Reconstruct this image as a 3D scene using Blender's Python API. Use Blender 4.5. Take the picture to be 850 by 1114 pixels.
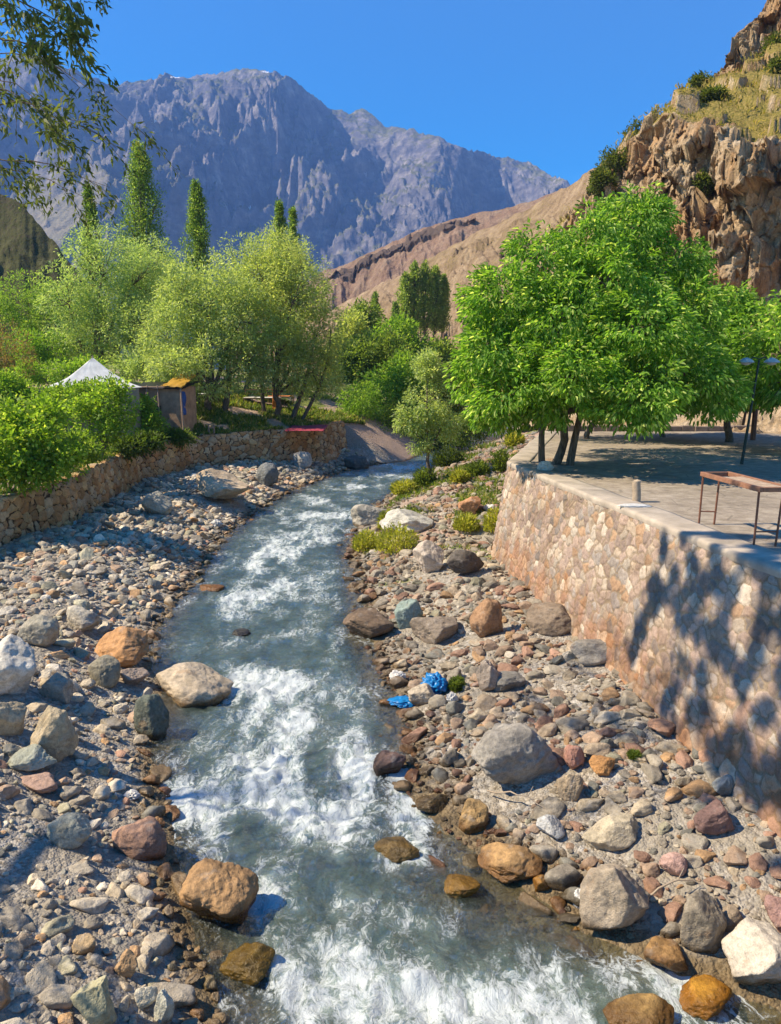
import bpy, bmesh, math, random
import numpy as np
from mathutils import Vector, Matrix

for o in list(bpy.data.objects):
    bpy.data.objects.remove(o)
S = bpy.context.scene
C = S.collection
R = math.radians

# ------------------------------------------------------------------ camera, sky, sun, exposure
FPX = 874.0            # focal length in photograph pixels (850 x 1114)
PCX, PCY = 425.0, 557.0
CAMZ = 6.3
PITCH = math.atan((PCY - 410.0) / FPX)
SUN_EL, SUN_AZ = 46.0, 267.0       # compass-like: 270 = -X (left of the view), 180 = behind the camera

cam_d = bpy.data.cameras.new('camera')
cam = bpy.data.objects.new('camera', cam_d)
C.objects.link(cam)
cam.location = (0, 0, CAMZ)
cam.rotation_euler = (R(90) - PITCH, 0, 0)
cam_d.sensor_fit = 'VERTICAL'
cam_d.angle_y = 2 * math.atan(PCY / FPX)
cam_d.clip_start = 0.1
cam_d.clip_end = 20000
S.camera = cam

world = bpy.data.worlds.new('World')
S.world = world
world.use_nodes = True
wn = world.node_tree
for n in list(wn.nodes):
    wn.nodes.remove(n)
w_out = wn.nodes.new('ShaderNodeOutputWorld')
w_bg = wn.nodes.new('ShaderNodeBackground')
w_bg.inputs['Strength'].default_value = 0.15
w_sky = wn.nodes.new('ShaderNodeTexSky')
w_sky.sky_type = 'NISHITA'
w_sky.sun_disc = False
w_sky.sun_elevation = R(SUN_EL)
w_sky.sun_rotation = R(SUN_AZ)
w_sky.altitude = 2200
w_sky.air_density = 1.0
w_sky.dust_density = 0.8
w_sky.ozone_density = 2.0
w_hsv = wn.nodes.new('ShaderNodeHueSaturation')
w_hsv.inputs['Saturation'].default_value = 1.55
w_hsv.inputs['Value'].default_value = 0.72
wn.links.new(w_sky.outputs[0], w_hsv.inputs['Color'])
wn.links.new(w_hsv.outputs[0], w_bg.inputs['Color'])
wn.links.new(w_bg.outputs[0], w_out.inputs['Surface'])

sun_d = bpy.data.lights.new('sun', 'SUN')
sun = bpy.data.objects.new('sun', sun_d)
C.objects.link(sun)
sun_d.energy = 4.6
sun_d.angle = R(0.5)
sun_d.color = (1.0, 0.87, 0.65)
_a = R(SUN_AZ)
to_sun = Vector((math.sin(_a) * math.cos(R(SUN_EL)), math.cos(_a) * math.cos(R(SUN_EL)), math.sin(R(SUN_EL))))
sun.rotation_euler = to_sun.to_track_quat('Z', 'Y').to_euler()

S.view_settings.view_transform = 'Standard'
S.view_settings.look = 'None'
S.view_settings.gamma = 1
S.view_settings.exposure = 1.18
S.view_settings.use_curve_mapping = False
S.render.engine = 'CYCLES'
S.cycles.max_bounces = 8
S.cycles.transparent_max_bounces = 12
S.cycles.caustics_reflective = False
S.cycles.caustics_refractive = False

# ------------------------------------------------------------------ pixel -> world helpers
_ct, _st = math.cos(PITCH), math.sin(PITCH)
def ray(px, py):
    cx = (px - PCX) / FPX; cy = (PCY - py) / FPX
    return np.array([cx, _ct + cy * _st, -_st + cy * _ct])
def at_z(px, py, z):
    d = ray(px, py); t = (z - CAMZ) / d[2]
    return np.array([0, 0, CAMZ]) + d * t
def at_y(px, py, y):
    d = ray(px, py); t = y / d[1]
    return np.array([0, 0, CAMZ]) + d * t
def at_plane(px, py, z0, k):        # plane z = z0 + k*y
    d = ray(px, py); t = (z0 - CAMZ) / (d[2] - k * d[1])
    return np.array([0, 0, CAMZ]) + d * t

# ------------------------------------------------------------------ numpy noise
_rs = np.random.RandomState(7)
_perm = np.arange(256); _rs.shuffle(_perm); _perm = np.concatenate([_perm] * 3)
_grad = _rs.normal(size=(256, 3)); _grad /= np.linalg.norm(_grad, axis=1)[:, None]
_rnd = _rs.rand(256, 4)
def _h(i, j, k):
    return _perm[_perm[_perm[i & 255] + (j & 255)] + (k & 255)]
def perlin(p):
    p = np.asarray(p, float); f = np.floor(p).astype(int); t = p - f
    u = t * t * t * (t * (t * 6 - 15) + 10)
    r = 0
    for dx in (0, 1):
        for dy in (0, 1):
            for dz in (0, 1):
                g = _grad[_h(f[:, 0] + dx, f[:, 1] + dy, f[:, 2] + dz)]
                d = ((t - (dx, dy, dz)) * g).sum(1)
                w = (u[:, 0] if dx else 1 - u[:, 0]) * (u[:, 1] if dy else 1 - u[:, 1]) * (u[:, 2] if dz else 1 - u[:, 2])
                r = r + w * d
    return r * 1.5
def fbm(p, o=4, gain=0.5, lac=2.03):
    p = np.asarray(p, float); a = 1.0; s = 0; q = p.copy()
    for i in range(o):
        s = s + a * perlin(q + i * 17.3); a *= gain; q = q * lac
    return s
def ridged(p, o=4, gain=0.5, lac=2.1):
    p = np.asarray(p, float); a = 1.0; s = 0; q = p.copy()
    for i in range(o):
        s = s + a * (1 - np.abs(perlin(q + i * 11.7)) * 2); a *= gain; q = q * lac
    return s
def cells(p, jit=0.9):              # F1, F2, id
    p = np.asarray(p, float); f = np.floor(p).astype(int)
    n = len(p); F1 = np.full(n, 9.0); F2 = np.full(n, 9.0); ID = np.zeros(n, int)
    for dx in (-1, 0, 1):
        for dy in (-1, 0, 1):
            for dz in (-1, 0, 1):
                h = _h(f[:, 0] + dx, f[:, 1] + dy, f[:, 2] + dz)
                c = f + (dx, dy, dz) + 0.5 + (_rnd[h, :3] - 0.5) * jit
                d = np.sqrt(((p - c) ** 2).sum(1))
                m = d < F1
                F2 = np.where(m, F1, np.minimum(F2, d)); ID = np.where(m, h, ID); F1 = np.where(m, d, F1)
    return F1, F2, ID
def facet(p, tilt, seed=0):
    """blocky surface: every cell is a plane of its own height and tilt"""
    p = np.asarray(p, float); f = np.floor(p).astype(int)
    n = len(p); F1 = np.full(n, 9.0); H = np.zeros(n)
    for dx in (-1, 0, 1):
        for dy in (-1, 0, 1):
            for dz in (-1, 0, 1):
                h = _h(f[:, 0] + dx + seed, f[:, 1] + dy, f[:, 2] + dz)
                e = p - (f + (dx, dy, dz) + 0.5 + (_rnd[h, :3] - 0.5) * 0.9)
                d = (e ** 2).sum(1); m = d < F1
                H = np.where(m, _rnd[h, 3] - 0.5 + tilt * (e * _grad[h]).sum(1), H); F1 = np.where(m, d, F1)
    return H
def cells2(p, jit=0.85):            # flat cells in the plane of the first two coordinates
    p = np.asarray(p, float); f = np.floor(p).astype(int)
    n = len(p); F1 = np.full(n, 9.0); F2 = np.full(n, 9.0); ID = np.zeros(n, int)
    for dx in (-2, -1, 0, 1, 2):
        for dy in (-2, -1, 0, 1, 2):
            h = _h(f[:, 0] + dx, f[:, 1] + dy, np.zeros(n, int))
            h2 = _h(f[:, 0] + dx, f[:, 1] + dy, np.full(n, 5))
            c = f + (dx, dy) + 0.5 + (_rnd[h, :2] - 0.5) * jit
            e = p - c
            d = np.sqrt(np.maximum((e ** 2).sum(1) + 0.55 - 0.55 * _rnd[h2, 2], 0))
            m = d < F1
            F2 = np.where(m, F1, np.minimum(F2, d)); ID = np.where(m, (h * 7 + h2 * 13) % 251, ID); F1 = np.where(m, d, F1)
    return F1, F2, ID
def P3(x, y, z=0.0):
    x, y, z = np.broadcast_arrays(np.asarray(x, float), y, z)
    return np.stack([x.ravel(), y.ravel(), z.ravel()], 1)
def sstep(a, b, x):
    t = np.clip((np.asarray(x, float) - a) / (b - a), 0, 1); return t * t * (3 - 2 * t)

# ------------------------------------------------------------------ mesh helpers
def make_mesh(name, V, faces, mat=None, smooth=True, cols=None, attrs=None):
    """faces: list of (F,k) integer arrays"""
    if isinstance(faces, np.ndarray): faces = [faces]
    me = bpy.data.meshes.new(name)
    V = np.asarray(V, np.float32)
    me.vertices.add(len(V)); me.vertices.foreach_set('co', V.ravel())
    loops = np.concatenate([f.ravel() for f in faces]).astype(np.int32)
    sizes = np.concatenate([np.full(len(f), f.shape[1], np.int32) for f in faces])
    me.loops.add(len(loops)); me.loops.foreach_set('vertex_index', loops)
    starts = np.concatenate([[0], np.cumsum(sizes)[:-1]]).astype(np.int32)
    me.polygons.add(len(sizes)); me.polygons.foreach_set('loop_start', starts)
    me.polygons.foreach_set('loop_total', sizes)
    me.polygons.foreach_set('use_smooth', np.full(len(sizes), smooth))
    if cols is not None:
        c = np.ones((len(V), 4), np.float32); c[:, :3] = cols
        a = me.attributes.new('Col', 'FLOAT_COLOR', 'POINT'); a.data.foreach_set('color', c.ravel())
    for k, v in (attrs or {}).items():
        a = me.attributes.new(k, 'FLOAT', 'POINT'); a.data.foreach_set('value', np.asarray(v, np.float32).ravel())
    me.update(calc_edges=True); me.validate()
    if mat: me.materials.append(mat)
    return me
def link(name, me, parent=None, loc=None):
    o = bpy.data.objects.new(name, me); C.objects.link(o)
    if parent: o.parent = parent
    if loc is not None: o.location = loc
    return o
def tag(o, label=None, cat=None, group=None, kind=None):
    if label: o['label'] = label
    if cat: o['category'] = cat
    if group: o['group'] = group
    if kind: o['kind'] = kind
    return o
def thing(name, label, cat, loc=(0, 0, 0), rz=0.0, group=None):
    o = bpy.data.objects.new(name, None); C.objects.link(o)
    o.location = loc; o.rotation_euler = (0, 0, rz); o.empty_display_size = 0.3
    return tag(o, label, cat, group)
def copy_tree(o, parent=None):
    c = o.copy(); C.objects.link(c)
    if parent: c.parent = parent
    for ch in list(o.children): copy_tree(ch, c)
    return c
def grid_faces(nu, nv):
    i = np.arange(nu - 1)[:, None] * nv + np.arange(nv - 1)[None, :]
    i = i.ravel()
    return np.stack([i, i + nv, i + nv + 1, i + 1], 1)
class MB:
    """collects shapes into one mesh"""
    def __init__(s): s.V = []; s.F4 = []; s.F3 = []; s.n = 0
    def add(s, V, F):
        V = np.asarray(V, float); F = np.asarray(F)
        (s.F4 if F.shape[1] == 4 else s.F3).append(F + s.n); s.V.append(V); s.n += len(V)
    def box(s, c, size, rz=0.0, rx=0.0, ry=0.0):
        x, y, z = np.array(size) / 2
        V = np.array([[-x,-y,-z],[x,-y,-z],[x,y,-z],[-x,y,-z],[-x,-y,z],[x,-y,z],[x,y,z],[-x,y,z]])
        M = np.array(Matrix.Rotation(rz, 3, 'Z') @ Matrix.Rotation(ry, 3, 'Y') @ Matrix.Rotation(rx, 3, 'X'))
        V = V @ M.T + np.array(c)
        s.add(V, np.array([[0,3,2,1],[4,5,6,7],[0,1,5,4],[1,2,6,5],[2,3,7,6],[3,0,4,7]]))
    def tube(s, pts, rad, k=8, cap=True):
        pts = np.asarray(pts, float); n = len(pts)
        rad = np.broadcast_to(np.asarray(rad, float), (n,))
        T = np.gradient(pts, axis=0); T /= np.linalg.norm(T, axis=1)[:, None] + 1e-9
        ref = np.array([0.31, 0.17, 0.93]) if abs(T[0, 2]) < 0.8 else np.array([0.93, 0.31, 0.1])
        A = np.cross(T, ref); A /= np.linalg.norm(A, axis=1)[:, None] + 1e-9
        B = np.cross(T, A)
        th = np.linspace(0, 2 * np.pi, k, endpoint=False)
        V = (pts[:, None] + rad[:, None, None] * (np.cos(th)[None, :, None] * A[:, None] + np.sin(th)[None, :, None] * B[:, None])).reshape(-1, 3)
        i = np.arange(n - 1)[:, None] * k; j = np.arange(k)[None]; j2 = (j + 1) % k
        F = np.stack([i + j, i + j2, i + k + j2, i + k + j], -1).reshape(-1, 4)
        s.add(V, F)
        if cap:
            V2 = np.vstack([V[-k:], pts[-1] + T[-1] * rad[-1] * 0.3, V[:k], pts[0] - T[0] * rad[0] * 0.2])
            f = [[a, (a + 1) % k, k] for a in range(k)] + [[k + 1 + (a + 1) % k, k + 1 + a, 2 * k + 1] for a in range(k)]
            s.add(V2, np.array(f))
    def mesh(s, name, mat, smooth=False, **kw):
        F = []
        if s.F4: F.append(np.vstack(s.F4))
        if s.F3: F.append(np.vstack(s.F3))
        return make_mesh(name, np.vstack(s.V), F, mat, smooth, **kw)
    def obj(s, name, mat, parent=None, smooth=False, bevel=0.0, **kw):
        o = link(name, s.mesh(name, mat, smooth, **kw), parent)
        if bevel:
            b = o.modifiers.new('bevel', 'BEVEL'); b.width = bevel; b.segments = 2; b.limit_method = 'ANGLE'
        return o

# ------------------------------------------------------------------ material helpers
class NT:
    def __init__(s, name):
        s.m = bpy.data.materials.new(name); s.m.use_nodes = True
        s.t = s.m.node_tree
        for n in list(s.t.nodes): s.t.nodes.remove(n)
        s.out = s.t.nodes.new('ShaderNodeOutputMaterial')
    def n(s, typ, _props=None, **inp):
        nd = s.t.nodes.new('ShaderNode' + typ)
        for k, v in (_props or {}).items(): setattr(nd, k, v)
        for k, v in inp.items():
            key = k.replace('_', ' ')
            if key.startswith('i') and key[1:].isdigit(): sock = nd.inputs[int(key[1:])]
            else: sock = nd.inputs[key]
            if isinstance(v, bpy.types.NodeSocket): s.t.links.new(v, sock)
            elif isinstance(v, tuple) and len(v) == 3 and sock.type == 'RGBA': sock.default_value = (*v, 1)
            else: sock.default_value = v
        return nd
    def pos(s): return s.n('NewGeometry').outputs['Position']
    def noise(s, vec, scale, detail=5.0, rough=0.55, dist=0.0, col=False):
        nd = s.n('TexNoise', Vector=vec, Scale=scale, Detail=detail, Roughness=rough, Distortion=dist)
        return nd.outputs['Color' if col else 'Fac']
    def ramp(s, fac, stops, interp='LINEAR'):
        nd = s.n('ValToRGB', Fac=fac); e = nd.color_ramp; e.interpolation = interp
        while len(e.elements) > 1: e.elements.remove(e.elements[-1])
        e.elements[0].position = stops[0][0]; e.elements[0].color = (*stops[0][1], 1) if isinstance(stops[0][1], tuple) else (*[stops[0][1]] * 3, 1)
        for p, c in stops[1:]:
            k = e.elements.new(p); k.color = (*c, 1) if isinstance(c, tuple) else (c, c, c, 1)
        return nd.outputs['Color']
    def mix(s, fac, a, b, mode='MIX'):
        nd = s.n('Mix', {'data_type': 'RGBA', 'blend_type': mode, 'clamp_factor': True})
        for idx, v in ((0, fac), (6, a), (7, b)):
            if isinstance(v, bpy.types.NodeSocket): s.t.links.new(v, nd.inputs[idx])
            elif isinstance(v, tuple): nd.inputs[idx].default_value = (*v, 1)
            else: nd.inputs[idx].default_value = v if idx == 0 else (v, v, v, 1)
        return nd.outputs[2]
    def math(s, op, a, b=None, clamp=False):
        nd = s.n('Math', {'operation': op, 'use_clamp': clamp})
        for i, v in enumerate((a, b)):
            if v is None: continue
            if isinstance(v, bpy.types.NodeSocket): s.t.links.new(v, nd.inputs[i])
            else: nd.inputs[i].default_value = v
        return nd.outputs[0]
    def mapr(s, v, a, b, c=0.0, d=1.0, smooth=True):
        nd = s.n('MapRange', {'interpolation_type': 'SMOOTHSTEP' if smooth else 'LINEAR'})
        s.t.links.new(v, nd.inputs[0])
        for i, k in enumerate((a, b, c, d)): nd.inputs[i + 1].default_value = k
        return nd.outputs[0]
    def scale_vec(s, vec, xyz):
        nd = s.n('Mapping'); s.t.links.new(vec, nd.inputs['Vector']); nd.inputs['Scale'].default_value = xyz
        return nd.outputs[0]
    def attr(s, name, out='Color'):
        return s.n('Attribute', {'attribute_name': name}).outputs[out]
    def bump(s, h, strength=0.5, dist=0.05, normal=None):
        nd = s.n('Bump', Height=h, Strength=strength, Distance=dist)
        if normal is not None: s.t.links.new(normal, nd.inputs['Normal'])
        return nd.outputs[0]
    def principled(s, col, rough=0.85, normal=None, spec=0.3, **kw):
        nd = s.n('BsdfPrincipled')
        for k, v in (('Base Color', col), ('Roughness', rough), ('Normal', normal), ('Specular IOR Level', spec), *[(a.replace('_', ' '), b) for a, b in kw.items()]):
            if v is None: continue
            sk = nd.inputs[k]
            if isinstance(v, bpy.types.NodeSocket): s.t.links.new(v, sk)
            elif isinstance(v, tuple) and sk.type == 'RGBA': sk.default_value = (*v, 1)
            else: sk.default_value = v
        return nd.outputs[0]
    def done(s, shader):
        s.t.links.new(shader, s.out.inputs['Surface']); return s.m

WSLOPE = 0.015
def rock_material(name, source):
    t = NT(name)
    base = t.n('ObjectInfo').outputs['Color'] if source == 'object' else t.attr('Col')
    base = t.mix(1.0, base, (1.02, 0.98, 0.88), 'MULTIPLY')
    p = t.pos()
    n1 = t.noise(p, 2.2, 6, 0.6); n2 = t.noise(p, 14, 6, 0.65); n3 = t.noise(p, 60, 3, 0.6)
    var = t.ramp(n1, [(0.3, 0.62), (0.5, 1.0), (0.72, 1.3)])
    c = t.mix(0.9, base, var, 'MULTIPLY')
    c = t.mix(0.75, c, t.ramp(n2, [(0.3, 0.55), (0.5, 1.0), (0.7, 1.35)]), 'MULTIPLY')
    c = t.mix(0.5, c, t.ramp(n3, [(0.35, 0.7), (0.6, 1.2)]), 'MULTIPLY')
    rust = t.mapr(t.noise(p, 3.1, 4, 0.6), 0.6, 0.74)
    c = t.mix(t.math('MULTIPLY', rust, 0.35), c, (0.36, 0.19, 0.08))
    dust = t.mapr(t.noise(p, 5.0, 5, 0.6), 0.56, 0.7)
    c = t.mix(t.math('MULTIPLY', dust, 0.35), c, (0.42, 0.38, 0.33))
    # wet foot of stones that stand in or next to the water
    sep = t.n('SeparateXYZ', Vector=p)
    lvl = t.math('SUBTRACT', sep.outputs[2], t.math('MULTIPLY', sep.outputs[1], WSLOPE))
    lvl = t.math('ADD', lvl, t.math('MULTIPLY', t.math('SUBTRACT', n1, 0.5), 0.25))
    wet = t.mapr(lvl, 0.10, 0.24, 1.0, 0.0)
    c = t.mix(wet, c, t.mix(1.0, c, (0.42, 0.34, 0.24), 'MULTIPLY'))
    rough = t.mix(wet, 0.9, 0.22)
    hgt = t.math('ADD', t.math('MULTIPLY', n2, 0.7), t.math('MULTIPLY', n3, 0.35))
    return t.done(t.principled(c, t.n('RGBToBW', Color=rough).outputs[0], t.bump(hgt, 0.75, 0.05), 0.35))
M_rock = rock_material('river_rock', 'object')
M_pebble = rock_material('river_pebbles', 'attr')

def leaf_material(name, trans=0.5):
    t = NT(name)
    c = t.attr('Col')
    d = t.principled(c, 0.55, None, 0.25)
    tr = t.n('BsdfTranslucent', Color=t.mix(1.0, c, (1.75, 1.7, 0.8), 'MULTIPLY')).outputs[0]
    return t.done(t.n('MixShader', Fac=trans, i1=d, i2=tr).outputs[0])
M_leaf = leaf_material('leaf')
def bark_material():
    t = NT('bark'); p = t.pos()
    n = t.noise(t.scale_vec(p, (9, 9, 2)), 2.5, 6, 0.65)
    c = t.ramp(n, [(0.3, (0.05, 0.035, 0.025)), (0.55, (0.16, 0.12, 0.085)), (0.75, (0.26, 0.21, 0.16))])
    return t.done(t.principled(c, 0.9, t.bump(n, 0.8, 0.03), 0.2))
M_bark = bark_material()
def plain(name, col, rough=0.7, var=0.35, scale=6.0, bump=0.2, metallic=0.0, spec=0.3):
    t = NT(name); p = t.pos()
    n = t.noise(p, scale, 5, 0.6); n2 = t.noise(p, scale * 6, 4, 0.6)
    c = t.mix(var, col, t.ramp(n, [(0.3, tuple(x * 0.45 for x in col)), (0.7, tuple(min(1, x * 1.5) for x in col))]))
    return t.done(t.principled(c, rough, t.bump(n2, bump, 0.01), spec, Metallic=metallic))

# ------------------------------------------------------------------ river edges and terrain shape
def zw(y): return WSLOPE * np.asarray(y, float)
left_px = [(246,1112),(228,1060),(208,990),(198,930),(186,880),(180,820),(182,785),(188,755),(172,712),(186,678),(214,640),(234,608),(247,588),(276,563),(302,545),(332,530),(362,518),(398,508),(440,503)]
right_px = [(848,1098),(760,1062),(690,1040),(640,1015),(585,975),(520,930),(470,890),(432,858),(424,830),(428,795),(404,745),(398,715),(380,690),(380,655),(377,622),(370,597),(386,571),(410,547),(438,531),(458,517),(470,506)]
EL = np.array(sorted([tuple(at_plane(a, b, 0, WSLOPE)) for a, b in left_px], key=lambda q: q[1]))
ER = np.array(sorted([tuple(at_plane(a, b, 0, WSLOPE)) for a, b in right_px], key=lambda q: q[1]))
_ely = np.concatenate([[-12, 3], EL[:, 1], [62, 75, 95, 140]]); _elx = np.concatenate([[-2.5, -1.9], EL[:, 0], [3.8, 8.0, 12, 14]])
_ery = np.concatenate([[-12, 3], ER[:, 1], [62, 75, 95, 140]]); _erx = np.concatenate([[5.2, 4.6], ER[:, 0], [6.8, 11.0, 15, 17]])
def xl(y): return np.interp(y, _ely, _elx)
def xr(y): return np.interp(y, _ery, _erx)

ZT = 3.8                                             # terrace floor
wtop_px = [(850,623),(795,603),(744,583),(700,563),(649,544),(598,523),(553,504)]
WTOP = np.array([at_z(a, b, ZT) for a, b in wtop_px])
_d0 = WTOP[0] - WTOP[1]; _d0 /= np.linalg.norm(_d0)
WTOP = np.vstack([WTOP[0] + _d0 * 8, WTOP])
WEND = at_z(592, 470, ZT)
WALLP = np.vstack([WTOP, [WEND]])                    # plan of the wall top, y ascending
def xwr(y): return np.interp(y, WALLP[:, 1], WALLP[:, 0])

LT0, LTK = 2.0, 0.027
def ztl(y): return LT0 + LTK * np.clip(y, 0, 90)
lw_px = [(-60,562),(0,545),(70,527),(110,508),(150,489),(215,476),(280,471),(350,464),(374,459)]
LW = np.array([at_plane(a, b, LT0, LTK) for a, b in lw_px])
LWF = np.array([at_y(a, b, 1) for a, b in lw_px])
_lwy = np.concatenate([[-12, 8], LW[:, 1], [60, 75, 95, 140]])
_lwx = np.concatenate([[-15.5, -14.5], LW[:, 0], [0.6, 4.5, 9, 11]])
def xwl(y): return np.interp(y, _lwy, _lwx)
LWEND = LW[-1, 1]

def terrain(x, y):
    x = np.asarray(x, float); y = np.asarray(y, float)
    w = zw(y); a = xl(y); b = xr(y); hw = np.maximum((b - a) / 2, 0.5); xc = (a + b) / 2
    q = np.clip((x - xc) / hw, -1, 1)
    bed = w - 0.06 - 0.5 * (1 - q * q) ** 0.8
    # shallow shelf on the right side in the foreground
    shelf = np.exp(-((y - 9.2) / 1.7) ** 2) * sstep(-0.15, 0.5, q)
    bed = bed + shelf * 0.30 * (1 - q * q)
    n = fbm(P3(x * 0.55, y * 0.55), 4).reshape(x.shape); n2 = fbm(P3(x * 2.1, y * 2.1, 3.3), 3).reshape(x.shape)
    # left bank
    tl = a - x; lw_ = xwl(y); width = np.maximum(a - lw_, 1.0)
    foot = w + 1.0
    lb = w - 0.05 + np.where(tl < 2.6, 0.36 * tl, 0.936 + (tl - 2.6) * 0.035) * np.clip(width / 4.0, 0.35, 1.0)
    lb = lb + n * 0.16 * sstep(0, 1.5, tl) + n2 * 0.04
    dl = lw_ - x
    far = sstep(LWEND - 1.0, LWEND + 0.6, y)
    top = ztl(y) + 0.24 * np.clip(dl - 1.2, 0, 6) + 0.05 * np.clip(dl - 7.2, 0, 60) + n * 0.1 * sstep(0.5, 2, dl) 
    spur = w + np.clip(tl, 0, 50) * 0.62
    top = np.where(y > LWEND - 1.0, np.minimum(top, (1 - far) * top + far * spur), top)
    lz = np.where(dl > 0.12, top, lb)
    lz = np.where((y > LWEND), np.minimum(top, spur) + n2 * 0.05, lz)
    # right bank
    tr = x - b
    rb = w - 0.05 + 0.22 * np.minimum(tr, 3.0) + 0.1 * np.clip(tr - 3.0, 0, 4) + n * 0.13 * sstep(0, 1.5, tr) + n2 * 0.04
    up = sstep(24, 40, y) * np.clip(tr, 0, 12) * 0.16
    rb = rb + up
    xin = xwr(y)
    inside = (x > xin + 0.12) & (y < WEND[1])
    rz = np.where(inside, ZT - 0.12, np.minimum(rb, 5 + 0.02 * y))
    z = np.where(x < a, lz, np.where(x > b, rz, bed))
    return z
def at_ground(px, py):
    d = ray(px, py)
    ys = np.concatenate([np.arange(4, 30, 0.02), np.arange(30, 140, 0.1)])
    t = ys / d[1]
    X = d[0] * t; Z = CAMZ + d[2] * t
    h = terrain(X, ys)
    k = np.argmax(Z < h)
    return np.array([X[k], ys[k], h[k]])
def gz(x, y): return float(terrain(np.array([x]), np.array([y]))[0])

# ------------------------------------------------------------------ ground sheet
def ground_material():
    t = NT('ground'); p = t.pos()
    a = t.attr('Col')                                # r gravel, g grass, b path
    sep = t.n('SeparateColor', Color=a)
    n1 = t.noise(p, 0.8, 6, 0.6); n2 = t.noise(p, 7, 6, 0.65); n3 = t.noise(p, 45, 4, 0.6)
    v1 = t.n('TexVoronoi', {'feature': 'F1'}, Vector=p, Scale=11.0)
    v2 = t.n('TexVoronoi', {'feature': 'F1'}, Vector=p, Scale=29.0)
    grav = t.ramp(t.n('RGBToBW', Color=v1.outputs['Color']).outputs[0], [(0.2, (0.22, 0.195, 0.16)), (0.4, (0.33, 0.295, 0.245)), (0.6, (0.42, 0.375, 0.31)), (0.85, (0.52, 0.47, 0.40))])
    grav2 = t.ramp(t.n('RGBToBW', Color=v2.outputs['Color']).outputs[0], [(0.2, (0.21, 0.175, 0.13)), (0.5, (0.34, 0.285, 0.22)), (0.85, (0.48, 0.42, 0.34))])
    g = t.mix(t.mapr(n2, 0.42, 0.56), grav, grav2)
    dirt = t.ramp(n2, [(0.3, (0.25, 0.215, 0.165)), (0.7, (0.40, 0.345, 0.27))])
    g = t.mix(t.mapr(n1, 0.47, 0.6), g, dirt)
    grass = t.ramp(n2, [(0.3, (0.09, 0.12, 0.02)), (0.5, (0.18, 0.21, 0.04)), (0.7, (0.30, 0.27, 0.09))])
    path = t.ramp(n2, [(0.3, (0.33, 0.22, 0.155)), (0.7, (0.52, 0.37, 0.28))])
    c = t.mix(sep.outputs[1], g, grass); c = t.mix(sep.outputs[2], c, path)
    sp = t.n('SeparateXYZ', Vector=p)
    lvl = t.math('SUBTRACT', sp.outputs[2], t.math('MULTIPLY', sp.outputs[1], WSLOPE))
    lvl = t.math('ADD', lvl, t.math('MULTIPLY', t.math('SUBTRACT', n1, 0.5), 0.2))
    wet = t.mapr(lvl, 0.02, 0.16, 1.0, 0.0)
    c = t.mix(wet, c, t.mix(1.0, c, (0.55, 0.46, 0.32), 'MULTIPLY'))
    h = t.math('ADD', t.math('MULTIPLY', v1.outputs['Distance'], -1.0), t.math('ADD', t.math('MULTIPLY', v2.outputs['Distance'], -0.5), t.math('MULTIPLY', n3, 0.5)))
    return t.done(t.principled(c, 0.92, t.bump(h, 0.9, 0.05), 0.25))
gx = np.unique(np.round(np.concatenate([-16 - np.geomspace(0.2, 2600, 70), np.arange(-16, 12, 0.13), 12 + np.geomspace(0.2, 2600, 60)]), 3))
gy = np.unique(np.round(np.concatenate([np.arange(-12, 5, 0.5), np.arange(5, 28, 0.13), np.arange(28, 62, 0.3), 62 + np.geomspace(0.5, 3600, 70)]), 3))
GX, GY = np.meshgrid(gx, gy, indexing='ij')
GZ = terrain(GX, GY)
GZ = np.where(GY > 150, np.minimum(GZ, 5.0), GZ)
dL = xwl(GY) - GX; tR = GX - xr(GY); nn = fbm(P3(GX * 0.4, GY * 0.4, 8), 4).reshape(GX.shape)
grass = np.where(dL > 0, sstep(-0.35, 0.1, nn + 0.15), 0)
grass = np.maximum(grass, np.where((tR > 0.8) & (GY > 22), sstep(0.0, 0.3, nn) * 0.8, 0))
path = np.where(dL > 0, sstep(0.15, 0.35, -nn), 0)
path = np.maximum(path, np.where((tR > 1.0) & (GY > 26), sstep(-0.05, 0.25, -nn), 0))
path = np.maximum(path, np.where((GY > LWEND) & (GX < xl(GY)) & (GX > xwl(GY) - 4), 0.85, 0))
gcol = np.stack([np.ones_like(grass), grass, path], -1).reshape(-1, 3)
tag(link('ground', make_mesh('ground', np.stack([GX, GY, GZ], -1).reshape(-1, 3), grid_faces(len(gx), len(gy)), ground_material(), True, gcol)), kind='structure')

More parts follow.
